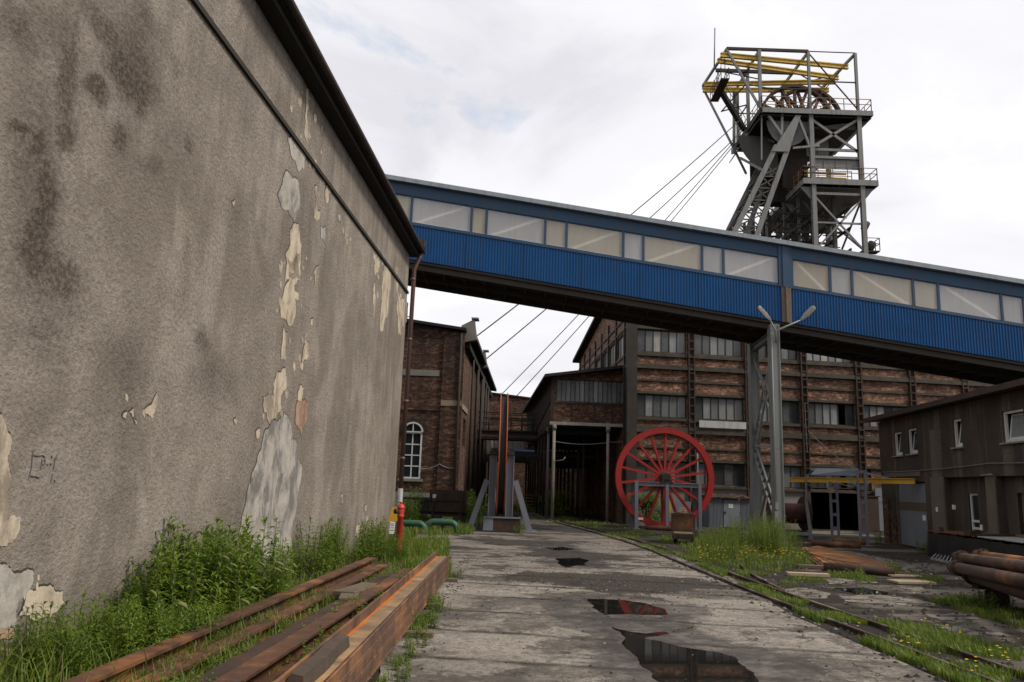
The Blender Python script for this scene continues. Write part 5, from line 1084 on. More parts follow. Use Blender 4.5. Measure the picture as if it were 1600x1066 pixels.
b = MB(); b.box(-.68, .68, -.25, -.2, .06, .56); b.box(-.68, .68, .35, .4, .06, .56); b.box(-.68, -.63, -.2, .35, .06, .56); b.box(.63, .68, -.2, .35, .06, .56); b.box(-.63, .63, -.2, .35, .06, .1); part('shell', b, sk, RUSTD)
b = MB(); b.beam((-.68, -.26, .55), (.68, -.26, .55), .05); b.box(-.68, -.32, -.257, -.252, .07, .52); b.mats = [BLUEGREY]; part('rim_strip', b, sk)
b = MB(); b.box(.55, 1.0, -.15, -.02, .02, .09); b.box(-.6, .6, -.2, .3, -.02, .06); part('skid', b, sk, GREYD)

# ================================================================== SMALL THINGS AROUND THE YARD
# mine cart on the track
mc = G(1068, 850); cart = thing('mine_cart', 'small rusty mine cart standing on the track in front of the red wheel', 'mine cart', (mc.x, mc.y, 0), R(-14))
def shell(mb, x0, x1, y0, y1, z0, z1, fl=.06, t=.03):
    o0 = [(x0+fl, y0+fl, z0), (x1-fl, y0+fl, z0), (x1-fl, y1-fl, z0), (x0+fl, y1-fl, z0)]; o1 = [(x0, y0, z1), (x1, y0, z1), (x1, y1, z1), (x0, y1, z1)]
    i1 = [(x0+t, y0+t, z1), (x1-t, y0+t, z1), (x1-t, y1-t, z1), (x0+t, y1-t, z1)]; i0 = [(x0+fl+t, y0+fl+t, z0+t), (x1-fl-t, y0+fl+t, z0+t), (x1-fl-t, y1-fl-t, z0+t), (x0+fl+t, y1-fl-t, z0+t)]
    mb.add(o0+o1+i1+i0, [(3, 2, 1, 0)]+[(k, (k+1) % 4, 4+(k+1) % 4, 4+k) for k in range(4)]+[(4+k, 4+(k+1) % 4, 8+(k+1) % 4, 8+k) for k in range(4)]+[(8+k, 8+(k+1) % 4, 12+(k+1) % 4, 12+k) for k in range(4)]+[(12, 13, 14, 15)])
b = MB(); shell(b, -.36, .36, -.35, 1.0, .42, 1.0, .03); part('body', b, cart, RUST)
b = MB(); b.box(-.37, .37, -.37, -.34, .93, 1.01); b.box(-.37, .37, -.37, -.34, .42, .5); b.box(.34, .39, -.36, -.26, .42, 1.0); b.box(-.39, -.34, -.36, -.26, .42, 1.0); part('edge_band', b, cart, RUSTD)
b = MB(); b.box(-.33, .33, -.45, 1.05, .22, .32); b.box(-.36, .36, -.5, -.4, .18, .36); b.box(-.12, .12, -.62, -.5, .2, .34); part('chassis', b, cart, RUSTD)
for x in (-.28, .28):
    for y in (0.0, .7):
        b = MB(); b.smooth = True; b.lathe([(-.05, 0), (-.05, .15), (-.02, .19), (0, .15), (.05, .15), (.05, 0)], (x, y, .17), (1, 0, 0), 18); part('wheel', b, cart, BLACKST)
b = MB(); b.box(-.3, .3, -.46, -.39, .34, .41)
solo('plank', b, WOODL, 'pale splintered board stuck under the mine cart body', 'board', (mc.x, mc.y, 0), R(-14))
pa_, pb_ = G(1009, 828), G(1050, 830); b = MB(); b.tube(pa_+Vector((0, 0, .1)), pb_+Vector((0, 0, .1)), .1, 12); solo('rusty_pipe', b, RUST, 'short rusty pipe lying at the foot of the red wheel', 'pipe', tuple(pa_), 0, world=True)
# wagon-like rusty trough with rails at left, green pipe bends
tw = PY(690, 818, 32.2); tr = thing('rusty_wagon', 'dark rusty flat sided wagon parked in the weeds behind the green pipe bends', 'wagon', (tw.x, 32.2, 0), R(-2))
b = MB(); b.box(-.55, .95, 0, .06, .52, 1.42); b.box(-.55, .95, .9, .96, .52, 1.42); b.box(.88, .95, .061, .899, .5, 1.42); part('side', b, tr, RUSTD)
b = MB()
for x in (-.42, .68): b.box(x, x+.12, -.09, -.001, .2, 1.2)
for z in (.55, 1.0): b.box(-1.9, .95, -.06, -.002, z, z+.09)
b.box(-1.9, .95, .1, .9, .44, .55); b.box(-1.2, -.6, .1, .5, .55, 1.1); b.box(-.45, .8, -.02, .9, .36, .44); part('frame', b, tr, BLACKST)
for x in (-.2, .7):
    b = MB(); b.smooth = True; b.lathe([(-.06, 0), (-.06, .22), (.02, .22), (.04, .26), (.06, .26), (.06, 0)], (x, -.02, .2), (0, 1, 0), 18); part('wheel', b, tr, BLACKST)
b = MB(); b.tube((-.34, -.12, .5), (-.34, -.12, 1.05), .035, 8); b.mat(WHITEP); b.lathe([(0, .09), (.12, .04)], (-.34, -.12, .98), (0, 0, 1), 10); b.mat(REDOR); b.box(-.41, -.27, -.15, -.09, 1.1, 1.24); b.mats = [BLACKST, WHITEP, REDOR]; b.fm = [0]*len(b.fm[:12])+b.fm[12:]; solo('lantern_post', b, None, 'thin post with a white cone and red top before the rusty wagon', 'post', (tw.x, 32.2, 0), R(-2))
for k, (px, y, lab) in enumerate((((690, 833), 27.6, 'green pipe bend rising from the ground nearest the road'), ((640, 835), 27.3, 'green pipe bend half hidden behind the hydrant'))):
    o = PY(px[0], px[1], y); b = MB(); r_ = .115; pts = [Vector((-.52, 0, -.1))]
    pts += [Vector((-.27+.25*math.cos(a), 0, .12+.25*math.sin(a))) for a in [math.pi-i*math.pi/2/6 for i in range(7)]]+[Vector((.27+.25*math.cos(a), 0, .12+.25*math.sin(a))) for a in [math.pi/2-i*math.pi/2/6 for i in range(7)]]+[Vector((.52, 0, -.1))]
    b.path(pts, r_, 14); b.tube((0, 0, .37), (0, 0, .51), .03, 8); b.mat(BLACKST); b.box(-.06, .1, -.05, .05, 0, .3); b.mats = [GREENP, BLACKST]; b.fm = [0]*(len(b.fm)-6)+[1]*6
    solo('green_pipe', b, None, lab, 'pipe', tuple(o), 0, 'green pipe bends')
# hydrant and its sign
hy = G(622, 872); hd = thing('fire_hydrant', 'slim red standpipe fire hydrant in the weeds at the corner of the plaster building', 'hydrant', (hy.x, hy.y, 0))
b = MB(); b.smooth = True; b.lathe([(-.1, .068), (.92, .068), (.93, .082), (.97, .082), (.98, .075), (1.03, .085), (1.09, .085), (1.13, .078)], (0, 0, 0), (0, 0, 1), 20); part('column', b, hd, HYD)
b = MB(); b.smooth = True; b.lathe([(1.13, .095), (1.155, .10), (1.17, .088), (1.215, .06), (1.235, .03), (1.235, 0)], (0, 0, 0), (0, 0, 1), 20); b.lathe([(1.235, .02), (1.25, .03), (1.275, .03), (1.285, 0)], (0, 0, 0), (0, 0, 1), 12); part('bonnet', b, hd, HYD)
b = MB(); b.smooth = True; b.lathe([(.06, .055), (.13, .055), (.135, .062), (.16, .062), (.165, 0)], (0, 0, 1.06), (-.8, -.6, 0), 18); part('outlet', b, hd, BLACKST)
b = MB(); b.box(-.07, -.02, -.015, .015, 1.25, 1.27); part('valve', b, hd, BLACKST)
hs = G(614, 862); sg = thing('hydrant_sign', 'bent yellow plate and white notice on a dark stake behind the red hydrant', 'sign', (hs.x, hs.y, 0), R(8))
b = MB(); b.beam((-.03, 0, 0), (.04, 0, 1.12), .035); part('stake', b, sg, BLACKST)
b = MB(); b.hexa([(-.17, -.03, .72), (.16, -.03, .76), (.16, -.02, .76), (-.17, -.02, .72), (-.09, -.05, 1.10), (.22, -.05, 1.12), (.22, -.04, 1.12), (-.09, -.04, 1.10)]); part('yellow_plate', b, sg, YEL)
b = MB(); b.mat(PAPER); b.hexa([(-.13, -.05, .44), (.0, -.05, .43), (.0, -.045, .43), (-.13, -.045, .44), (-.11, -.05, .74), (.02, -.05, .73), (.02, -.045, .73), (-.11, -.045, .74)]); b.mat(INK)
for z in (.52, .58, .64, .68): b.box(-.1, -.01, -.054, -.051, z, z+.012)
part('notice', b, sg)
# steel channels, rails and timbers beside the road
cdir = (G(700, 868, .43)-G(509, 1061, .43)).normalized(); ce = G(702, 869, .43); ce.z = 0
crz = math.atan2(cdir.y, cdir.x)-math.pi/2
ORNG = m_rust('fresh_orange_rust', (0.42, 0.12, 0.015), (0.62, 0.20, 0.02), .8); CFLOOR = m_rust('tan_rust_web', (0.19, 0.12, 0.065), (0.36, 0.235, 0.125), .6, (.42, .25, .10))
CSIDE = m_rust('brown_mill_rust', (0.085, 0.048, 0.034), (0.20, 0.105, 0.065), .6, (.28, .13, .055))
for k in range(3):
    z = .08+.125*k; L = 12.0; b = MB(); b.mat(CSIDE); b.box(-.262, -.235, -L, 0, z, z+(.185 if k == 2 else .12)); b.box(-.02, 0, -L, 0, z, z+.12); b.mat(CFLOOR); zf = .07 if k == 2 else 0; b.box(-.234, -.021, -L, 0, z+.004+zf, z+.022+zf)
    b.mat(CSIDE); b.box(-.015, .012, -L, 0, z, z+.02); b.box(-.015, .012, -L, 0, z+.1, z+.12)
    if k == 2:
        b.mat(ORNG); rr_ = random.Random(6); wd_ = [.026+.022*(.5+.5*math.sin(q*.37))*rr_.uniform(.6, 1.2)+.008*rr_.random() for q in range(121)]
        for q in range(120): b.poly([(-.2335, -q*.1, z+.0935), (-.2335+wd_[q], -q*.1, z+.0935), (-.2335+wd_[q+1], -(q+1)*.1, z+.0935), (-.2335, -(q+1)*.1, z+.0935)])
    solo('steel_channel', b, None, ['lowest steel channel of the three stacked beside the road', 'middle steel channel of the three stacked beside the road', 'topmost steel channel with an orange rusty trough, beside the road'][k], 'steel channel', (ce.x, ce.y, 0), crz, 'steel channels stacked by the road', bevel=.004)
for i, (y, L, lab) in enumerate(((-.35, .5, 'short timber bearer under the far end of the steel channels'), (-3.3, .5, 'timber bearer sticking out under the middle of the steel channels'), (-5.4, .62, 'grey timber bearer sticking out under the near part of the steel channels'), (-8.2, .5, 'nearest timber bearer under the steel channels'))):
    b = MB(); b.box(-.5, L-.3, y-.06, y+.06, 0.0, .078); solo('timber_bearer', b, WOOD, lab, 'timber', (ce.x, ce.y, 0), crz, 'timbers under the steel channels', bevel=.008)
ra, rb_ = G(640, 888, .27), G(356, 1064, .27); dd = (ra-rb_); ra2 = ra; rb2 = ra-dd*1.5
for k, (off, lab) in enumerate(((0, 'brown rusty steel joist lying just left of the stacked channels'), (-.26, 'second rusty joist, on the wall side of the brown joist by the channels'))):
    b = MB(); sh_ = Vector((off, -.3*k, -.05*k)); b.ibeam(ra2+sh_-Vector((0, 0, .09)), rb2+sh_-Vector((0, 0, .09)), .2, .18, .025); pass
    solo('steel_joist', b, RUST if k == 0 else RUSTD, lab, 'steel joist', (ra.x, ra.y, 0), 0, 'joists beside the channels', world=True)
la, lb = G(581, 871, .27), G(350, 968, .27); dd = la-lb; lb2 = la-dd*2.0
for k, (sh_, lab) in enumerate(((Vector((0, 0, 0)), 'upper rusty rail half buried in the weeds along the wall'), (Vector((.27, -.25, -.1)), 'lower rusty rail beside the weeds, right of the upper one'))):
    b = MB(); p, q = la+sh_, lb2+sh_; b.ibeam(p-Vector((0, 0, .08)), q-Vector((0, 0, .08)), .18, .16, .03)
    solo('old_rail', b, RUST, lab, 'rail', (la.x, la.y, 0), 0, 'old rails lying along the wall', world=True)
lg0 = G(470, 1062, .46); lg1 = G(536, 1003, .46); d = (lg1-lg0).normalized(); b = MB(); rnd = random.Random(3)
pts = [lg0-d*.12, lg0, lg0.lerp(lg1, .35), lg0.lerp(lg1, .7), lg1, lg1+d*.02]
b.path([p+Vector((rnd.uniform(-.008, .008), 0, rnd.uniform(-.006, .01))) for p in pts], [.07, .076, .078, .074, .07, .062], 5); lgo = solo('wood_block', b, m_plain('weathered_timber', (.085, .064, .05), .9, .6, 9, .2, .9), 'weathered wooden block lying on top of the steel channels', 'wood block', tuple(lg0), 0, world=True)
for k, (px, s, lab) in enumerate((((560, 925), (.16, .5, .07), 'flat grey block of wood between the rusty rails'), ((545, 935), (.12, .3, .05), 'dark brick lying between the rusty rails'))):
    p = G(*px, .2); b = MB(); b.box(-s[0], s[0], -s[1], s[1], .0, s[2]); b.box(-s[0]*.8, s[0]*.8, -s[1]*.9, s[1]*.6, -.2, 0); solo('wood_offcut', b, WOOD, lab, 'wood offcut', (p.x, p.y, .2), R(-12+20*k), bevel=.012)
# right yard: plates, rods, pipe, boards
pp = [G(*q) for q in ((1250, 862), (1273, 857), (1404, 893), (1288, 893))]
for k in range(3):
    b = MB(); q = [v+Vector((.08*k, .05*k, 0)) for v in pp]; z = .02+.028*k
    b.hexa([(v.x, v.y, z) for v in q]+[(v.x, v.y, z+.02) for v in q]); solo('steel_plate', b, RUSTO if k == 2 else RUST, ['lowest rusty plate of the pile near the pier', 'middle rusty plate of the pile near the pier', 'topmost orange rusty plate of the pile near the pier'][k], 'steel plate', tuple(pp[0]), 0, 'rusty plates piled near the pier', world=True)
for k in range(5):
    p, q = G(1262+9*k, 863+3*k, .1), G(1330+13*k, 893-2*k, .1); b = MB(); b.tube(p, q, .016, 6); solo('steel_rod', b, RUSTO, 'thin rusty rod lying on the pile of rusty plates', 'rod', tuple(p), 0, 'rods on the rusty plates', world=True)
p, q = G(1287, 886, .1), G(1398, 894, .1); b = MB(); b.tube(p, q, .11, 14); solo('rusty_pipe', b, RUSTD, 'long dark rusty pipe lying in front of the rusty plates', 'pipe', tuple(p), 0, world=True)
for k, (px, s, mt, lab) in enumerate((((1424, 912), (.42, .22, .05), WOODL, 'pale square board lying on the open yard'), ((1262, 901), (.45, .1, .07), WOODL, 'light plank in the grass below the rusty plates'), ((1270, 889), (.35, .1, .08), WOOD, 'brown plank end beside the rusty plates'), ((1413, 902), (.35, .12, .04), WOODL, 'narrow pale board behind the square board'))):
    p = G(*px); b = MB(); b.box(-s[0], s[0], -s[1], s[1], .01, .01+s[2]); solo('board', b, mt, lab, 'board', (p.x, p.y, 0), R((5, -4, -8, 3)[k]), bevel=.006)
# yellow gantry
ga_, gb_ = PY(1430, 757, 27.9), PY(1234, 745, 33.4); ga_.z = gb_.z = 2.36
gt = thing('hoist_gantry', 'small grey gantry with a long yellow monorail beam before the dark doorway of the hall', 'gantry', tuple(ga_.lerp(gb_, .4)*1)); gt.location.z = 0
b = MB(); b.ibeam(ga_, gb_, .12, .2, .03); part('beam', b, gt, YEL, world=True)
gl = lambda x: (lambda t: ga_.lerp(gb_, t))((1430-x)/196*1.0)
for (x, yy, zt, nm) in ((1346, 28.9, 2.72, 'post'), (1302, 30.9, 2.3, 'post')):
    o = PY(x, 800, yy); b = MB()
    for s in (-.13, .13): b.beam((o.x+s, o.y-.12, 0), (o.x+s, o.y-.12, zt), .07, .09)
    for i in range(4): b.box(o.x-.095, o.x+.095, o.y-.13, o.y-.11, .45+.52*i, .56+.52*i)
    b.box(o.x-.25, o.x+.25, o.y-.3, o.y+.1, 0, .03); part('post', b, gt, BLUEGREY, world=True)
o1, o2 = PY(1340, 740, 28.9), PY(1285, 742, 31.0); b = MB(); b.beam((o1.x, o1.y-.1, 2.62), (o2.x-.6, o2.y, 2.5), .1, .1); b.beam((o1.x, o1.y-.1, 2.72), (o1.x-1.4, o1.y+.8, 2.72), .1, .12); b.beam((o1.x-1.4, o1.y+.8, 2.72), (o2.x-.5, o2.y, 2.5), .08); b.beam((o1.x, o1.y, 2.1), (o1.x-.35, o1.y+.2, 2.45), .06); b.hexa([(o1.x-1.5, o1.y+.6, 2.5), (o1.x, o1.y-.1, 2.5), (o1.x, o1.y+.0, 2.5), (o1.x-1.5, o1.y+.7, 2.5), (o1.x-1.3, o1.y+.6, 2.74), (o1.x, o1.y-.1, 2.76), (o1.x, o1.y, 2.76), (o1.x-1.3, o1.y+.7, 2.74)]); b.beam((o1.x, o1.y, 2.68), (o1.x+1.0, o1.y-.3, 2.45), .07); part('arm', b, gt, BLUEGREY, world=True)
b = MB(); slack(o1+Vector((-.8, .2, -.3)), o1+Vector((.5, 0, -.3)), .18, .015, b); part('cable', b, gt, GREY, world=True)
b = MB(); o = PY(1296, 766, 30.8); b.box(o.x-.15, o.x+.08, o.y-.2, o.y-.17, o.z-.1, o.z+.1); part('tag', b, gt, WOODL, world=True)
# cable drum, leaning post, low trestle, pipes by the hall
do = PY(1238, 803, 33.4); dr_ = thing('rusty_drum', 'red brown rusty cable drum lying behind the front leg of the pier', 'drum', (do.x, 33.4, 0), R(5))
b = MB(); b.smooth = True; b.lathe([(-.8, 0), (-.8, .42), (.5, .42), (.5, 0)], (0, 0, .95), (1, 0, 0), 24); part('barrel', b, dr_, m_rust('red_brown_rust', (.07, .02, .015), (.15, .045, .03)))
b = MB(); b.lathe([(.5, 0), (.5, .72), (.56, .72), (.56, 0)], (0, 0, .95), (1, 0, 0), 28); b.lathe([(-.86, 0), (-.86, .72), (-.8, .72), (-.8, 0)], (0, 0, .95), (1, 0, 0), 28); part('flange', b, dr_, RUSTD)
b = MB(); b.box(-.9, .6, -.3, -.2, 0, .24); b.box(-.9, .6, .2, .3, 0, .24); part('cradle', b, dr_, BLACKST)
p = PY(1268, 845, 31.2); b = MB(); b.beam((p.x, p.y, 0), (p.x-.12, p.y+.1, 1.5), .1); b.beam((p.x-.12, p.y+.1, 1.5), (p.x-.1, p.y+.1, 2.4), .06); solo('leaning_post', b, GREY, 'pale grey post leaning at the edge of the dark doorway', 'post', (p.x, p.y, 0), 0, world=True)
p, q = PY(1230, 842, 31.5), PY(1266, 846, 31.3); b = MB(); b.beam(Vector((p.x, p.y, .22)), Vector((q.x, q.y, .22)), .12); [b.box(v.x-.06, v.x+.06, v.y-.06, v.y+.06, 0, .17) for v in (p, q)]; solo('low_bar', b, GREY, 'low grey bar on short feet beside the rusty drum', 'bar', (p.x, p.y, 0), 0, world=True)
for k, (a, c, lab) in enumerate((((1268, 848), (1345, 853), 'dark red pipe lying across the front of the doorway'), ((1300, 845), (1352, 848), 'second pipe behind the dark red one at the doorway'))):
    p, q = G(*a, .12), G(*c, .12); b = MB(); b.tube(p, q, .1, 12); solo('rusty_pipe', b, RUST, lab, 'pipe', (p.x, p.y, 0), 0, world=True)
# covered pile by the right building
tp0 = G(1450, 868); ang = R(-7); tp = thing('tarp_covered_pile', 'long low pile wrapped in black tarpaulin with rusty and tin sheets on top', 'covered pile', (tp0.x, tp0.y, 0), ang)
# local: x to the right, -y towards the camera
rnd = random.Random(12); b = MB(); N_ = 90; LN = 12.0; ring = []
def tarp_row(u, z):   # wavy skirt
    return mnoise.noise((u*1.7, z*1.1, 3.0))*.07*(1.2-z)+math.sin(u*9+math.sin(u*3)*2)*.018*(1.1-z)
rows = 7; path = [(0.9*(1-i/14), 0.0) for i in range(14)]+[(0.0, -LN*i/N_) for i in range(N_+1)]; path = [(2.2-2.2*i/16, 0.02) for i in range(16)]+[(0.0, -LN*i/N_) for i in range(N_+1)]
vs = []
for j in range(rows+1):
    z = .02+.70*j/rows
    for i, (x, y) in enumerate(path):
        w = tarp_row(i*.13, z); nx, ny = (0, 1) if i < 16 else (-1, 0); vs.append((x+nx*w*1.2, y+ny*w*1.2, z+(mnoise.noise((i*.4, 1, 2))*.05 if j == rows else 0)))
n = len(path); b.smooth = True; b.add(vs, [(j*n+i, j*n+i+1, (j+1)*n+i+1, (j+1)*n+i) for j in range(rows) for i in range(n-1)]); b.smooth = False; b.box(.1, 2.2, -LN, -.05, 0.02, .66)
part('tarpaulin', b, tp, TARP)
RIB = m_paint('grey_ribbed_sheet', (.33, .34, .34), .5, .5, dirt=.4)
for k, (y0, y1, mt) in enumerate(((-2.1, -.05, m_rust('red_rust_sheet', (.10, .03, .018), (.20, .065, .035))), (-3.2, -2.2, RUSTO), (-6.6, -3.3, RIB), (-12, -6.7, RIB))):
    b = MB(); n = int((y1-y0)/.06)
    for i in range(n):
        a = y0+i*.06; z0, z1 = (.75, .78) if i % 2 else (.78, .75); b.poly([(.02, a, z0+.01*k), (2.35, a, z0+.06), (2.35, a+.06, z1+.06), (.02, a+.06, z1+.01*k)])
    part('cover_sheet', b, tp, mt)
b = MB(); b.box(.0, .3, -3.0, -2.6, .78, .93); b.box(.1, .2, -.8, -.7, .79, .92); b.beam((.05, -3.3, .83), (2.3, -3.2, .9), .1, .06); b.beam((.1, -6.7, .84), (2.3, -6.6, .9), .08, .05); part('weight', b, tp, RUSTD)
gA, gB = G(1453, 872), G(1494, 882); gr = thing('steel_grating', 'light grey steel grille lying tilted by the tarpaulin pile', 'grille', (gA.x, gA.y, 0), 0)
b = MB(); p0, p1 = G(1455, 873, .03), G(1496, 881, .03); q0, q1 = G(1466, 863, .12), G(1500, 868, .14)
for a, c in ((p0, p1), (q0, q1)): b.beam(a, c, .05)
for i in range(8): b.beam(p0.lerp(p1, i/7), q0.lerp(q1, i/7), .035)
part('bar', b, gr, TIN, world=True)
# pipe wagon at the right edge
pw = G(1590, 955); wg = thing('pipe_wagon', 'low rusty bogie wagon with iron wheels at the right edge of the yard', 'wagon', (pw.x, pw.y, 0), R(8))
Wd = Fr(pw.x, pw.y, 8)
b = MB(); b.box(-.42, .75, -4.5, .45, .36, .46); b.box(-.45, .8, .3, .45, .3, .5); b.box(-.5, .8, -2.6, -2.4, .3, .5); part('frame', b, wg, RUSTD)
b = MB()
for y in (-.1, -2.5):
    for x in (-.42, .75): b.beam((x, y, .4), (x-.06 if x < 0 else x+.1, y, .86), .07, .09)
part('stake', b, wg, RUST)
for x in (-.25, .5):
    for y in (.15, -1.9):
        b = MB(); b.smooth = True; b.lathe([(-.06, 0), (-.06, .08), (-.02, .09), (-.02, .15), (-.06, .16), (-.06, .19), (.03, .19), (.04, .22), (.07, .22), (.07, 0)], (x, y, .2), (1, 0, 0), 20); part('wheel', b, wg, RUSTD)
def flanged(p, q, r, name, lab, mt):
    b = MB(); b.mat(mt); b.path([p, q], r, 18); d = (q-p).normalized(); b.smooth = False
    for t_ in (0.0, .38): b.lathe([(t_, r*.6), (t_, r*(1.12 if t_ == 0 else 1.5)), (t_+.05, r*(1.12 if t_ == 0 else 1.5)), (t_+.05, r*.9)], p, d, 20)
    b.mat(BLACKST); b.lathe([(-.004, 0), (-.004, r*.85)], p, d, 18)  # dark disc on the capped end paints the shade inside the bore
    b.mat(RUSTD)
    for k in range(8): a = k*math.pi/4; u = d.orthogonal().normalized(); v = d.cross(u); c = p+d*.36+(u*math.cos(a)+v*math.sin(a))*r*1.28; b.tube(c, c+d*.09, .014, 6)
    solo(name, b, None, lab, 'pipe', tuple(Vector((p.x, p.y, p.z))), 0, 'flanged pipes on the wagon', world=True)
PIP = m_rust('brown_pipe_rust', (0.05, 0.028, 0.02), (0.13, 0.06, 0.035), .55, (.26, .12, .05))
for (a, ya, c, yc, r, lab, mt) in (((1496, 871), 14.6, (1650, 893), 9.6, .09, 'upper front flanged rusty pipe on the wagon', PIP), ((1489, 886), 14.3, (1650, 918), 9.4, .092, 'lower front flanged rusty pipe on the wagon', PIP), ((1527, 867), 15.4, (1680, 890), 10.8, .085, 'orange rusty flanged pipe at the back of the wagon load', RUSTO), ((1512, 898), 13.9, (1660, 945), 9.4, .1, 'dark pipe at the bottom of the load, left side', RUSTD), ((1540, 905), 14.3, (1690, 950), 9.8, .1, 'dark pipe at the bottom of the load, right side', RUSTD)):
    flanged(PY(*a, ya), PY(*c, yc), r, 'flanged_pipe', lab, mt)
b = MB(); b.beam((-.5, -.12, .86), (-.56, -.14, .5), .07, .04); b.box(-.57, -.45, -.2, -.16, .56, .66); part('bracket', b, wg, CONC)

# ================================================================== PLANTS
def leaf(mb, p, d, L, w, droop=.3):
    d = d.normalized(); s = d.cross(Vector((0, 0, 1)))
    s = s.normalized() if s.length > 1e-3 else Vector((1, 0, 0)); u = s.cross(d)
    m_ = p+d*L*.5+u*L*.03; e = p+d*L-Vector((0, 0, L*droop)); f_ = u*w*.25
    mb.add([p, m_+s*w/2+f_, m_-Vector((0, 0, 0)), m_-s*w/2+f_, e], [(0, 1, 2), (0, 2, 3), (1, 4, 2), (3, 2, 4)])
def weed_mesh(seed, h, stems, L=.12, w=.028, spread=.16, mats=None, dens=30, top=True):
    rnd = random.Random(seed); b = MB(); lm = mats or [LEAF, LEAF2]
    for k in range(stems):
        a = rnd.uniform(0, 6.28); r = spread*math.sqrt(rnd.random()); p = Vector((math.cos(a)*r, math.sin(a)*r, 0)); hh = h*rnd.uniform(.62, 1.0)
        lean = Vector((math.cos(a), math.sin(a), 0))*rnd.uniform(.02, .2); pts = [p+lean*hh*(t*t)+Vector((0, 0, hh*t)) for t in (0, .25, .5, .75, 1)]
        b.mat(STEM); b.path(pts, [.006, .005, .0045, .0035, .002], 4)
        n = int(dens*hh); b.mat(rnd.choice(lm)); ph = rnd.uniform(0, 6)
        for i in range(n):
            t = .12+.86*i/n; q = p+lean*hh*t*t+Vector((0, 0, hh*t)); ph += 2.4+rnd.uniform(-.3, .3)
            if rnd.random() < .15: b.mat(rnd.choice(lm))
            el = rnd.uniform(.0, .6)+(.5 if t > .88 else 0); ll = L*rnd.uniform(.6, 1.15)*(1-.45*t*t); d = Vector((math.cos(ph)*math.cos(el), math.sin(ph)*math.cos(el), math.sin(el)))
            leaf(b, q, d, ll, w*rnd.uniform(.7, 1.2), rnd.uniform(.05, .45))
            if rnd.random() < .45 and t < .8:
                q2 = q+d*ll*.45; a2 = ph+rnd.uniform(-1, 1); leaf(b, q2, Vector((math.cos(a2), math.sin(a2), rnd.uniform(0, .9))), ll*.7, w*.8)
    return b
def plant(name, seed, label, cat, group, **k):
    b = weed_mesh(seed, **k); return solo(name, b, None, label, cat, (0, 0, -50), 0, group)
def place(protos, pts, label, group, smin=.8, smax=1.15, seed=0, hs=None):
    rnd = random.Random(seed)
    for i, p in enumerate(pts):
        src = rnd.choice(protos); c = src.copy(); COL.objects.link(c); s = rnd.uniform(smin, smax)*(hs[i] if hs else 1)
        c.location = (p[0], p[1], 0); c.rotation_euler = (rnd.uniform(-.06, .06), rnd.uniform(-.06, .06), rnd.uniform(0, 6.28)); c.scale = (s*rnd.uniform(.95, 1.25), s*rnd.uniform(.95, 1.25), s)
        c['label'] = label; c['group'] = group
protos = [plant('weed_plant', 300+i, 'x', 'weed', 'x', h=1.0, stems=5, L=.165, w=.034, dens=38, spread=.2) for i in range(6)]
wallp = lambda px, off: (lambda q: WA.w(off, q.y, 0))(WA.fx(px, 1060-.3557*px))
rnd = random.Random(21); A_ = []; Ah = []
for i in range(40):
    px = rnd.uniform(165, 350); A_.append(wallp(px, rnd.uniform(.12, .95))); Ah.append(1.25 if px > 195 and px < 330 else .85)
place(protos, A_, 'tall leafy weed in the big clump at the foot of the wall', 'weeds of the big clump along the plaster wall', .8, 1.1, 1, Ah)
A_ = []; Ah = []
for i in range(36):
    px = rnd.uniform(352, 575); A_.append(wallp(px, rnd.uniform(.12, .9))); Ah.append(.6 if px < 400 else (rnd.choice((.75, .95, 1.1)) if px < 560 else .7))
place(protos, A_, 'leafy green weed at the foot of the wall between the cement repair and the hydrant', 'weeds along the wall near the cement repair', .8, 1.1, 2, Ah)
A_ = [wallp(rnd.uniform(-40, 160), rnd.uniform(.15, 1.3)) for i in range(46)]
place(protos, A_, 'low leafy weed near the bare plaster at the near end of the wall', 'weeds at the near end of the wall', .35, .72, 3)
A_ = [(hy.x+rnd.uniform(-.75, .75), hy.y+rnd.uniform(-.9, 1.3)) for i in range(22)]
place(protos, A_, 'leafy weed crowding round the red hydrant', 'weeds around the hydrant', .38, .75, 4)
low = [plant('weed_plant', 330+i, 'x', 'weed', 'x', h=.45, stems=7, L=.11, w=.035, dens=34, spread=.24, mats=[LEAF, LEAF2, LEAF2]) for i in range(4)]
A_ = [(ce.x-.35-abs(rnd.gauss(0, .35))-(14.9-y)*.035, y) for y in [rnd.uniform(5.5, 15) for i in range(34)]]
place(low, A_, 'small leafy weed growing up between the rusty rails and joists', 'weeds between the rusty rails', .5, .95, 5)
A_ = [(-1.02+rnd.uniform(-.08, .16), y) for y in [rnd.choice((14.6, 13.2, 12.4, 11.2, 10.2, 9.2, 8.6, 7.6))+rnd.uniform(-.4, .4) for i in range(26)]]
place(low, A_, 'small weed at the road edge beside the steel channels', 'weeds at the foot of the channels', .22, .55, 6)
feath = [plant('weed_plant', 350+i, 'x', 'weed', 'x', h=1.0, stems=9, L=.11, w=.016, dens=46, spread=.3, mats=[LEAF2, LEAF2, GRASSM]) for i in range(4)]
A_ = []; Ah = []
for i in range(60):
    px = rnd.uniform(1085, 1262); py = rnd.uniform(846, 886); g = G(px, py); A_.append((g.x, g.y)); Ah.append(max(.35, 1.0-abs(px-1175)/170)*(1.0 if py < 872 else .6))
place(feath, A_, 'feathery bright green weed in the thicket at the foot of the pier', 'weeds at the foot of the pier', .95, 1.5, 7, Ah)
A_ = [(PY(px, 800, yy).x, yy) for px, yy in [(rnd.uniform(628, 668), rnd.uniform(30, 36.5)) for i in range(14)]+[(rnd.uniform(722, 748), rnd.uniform(31, 36)) for i in range(12)]]
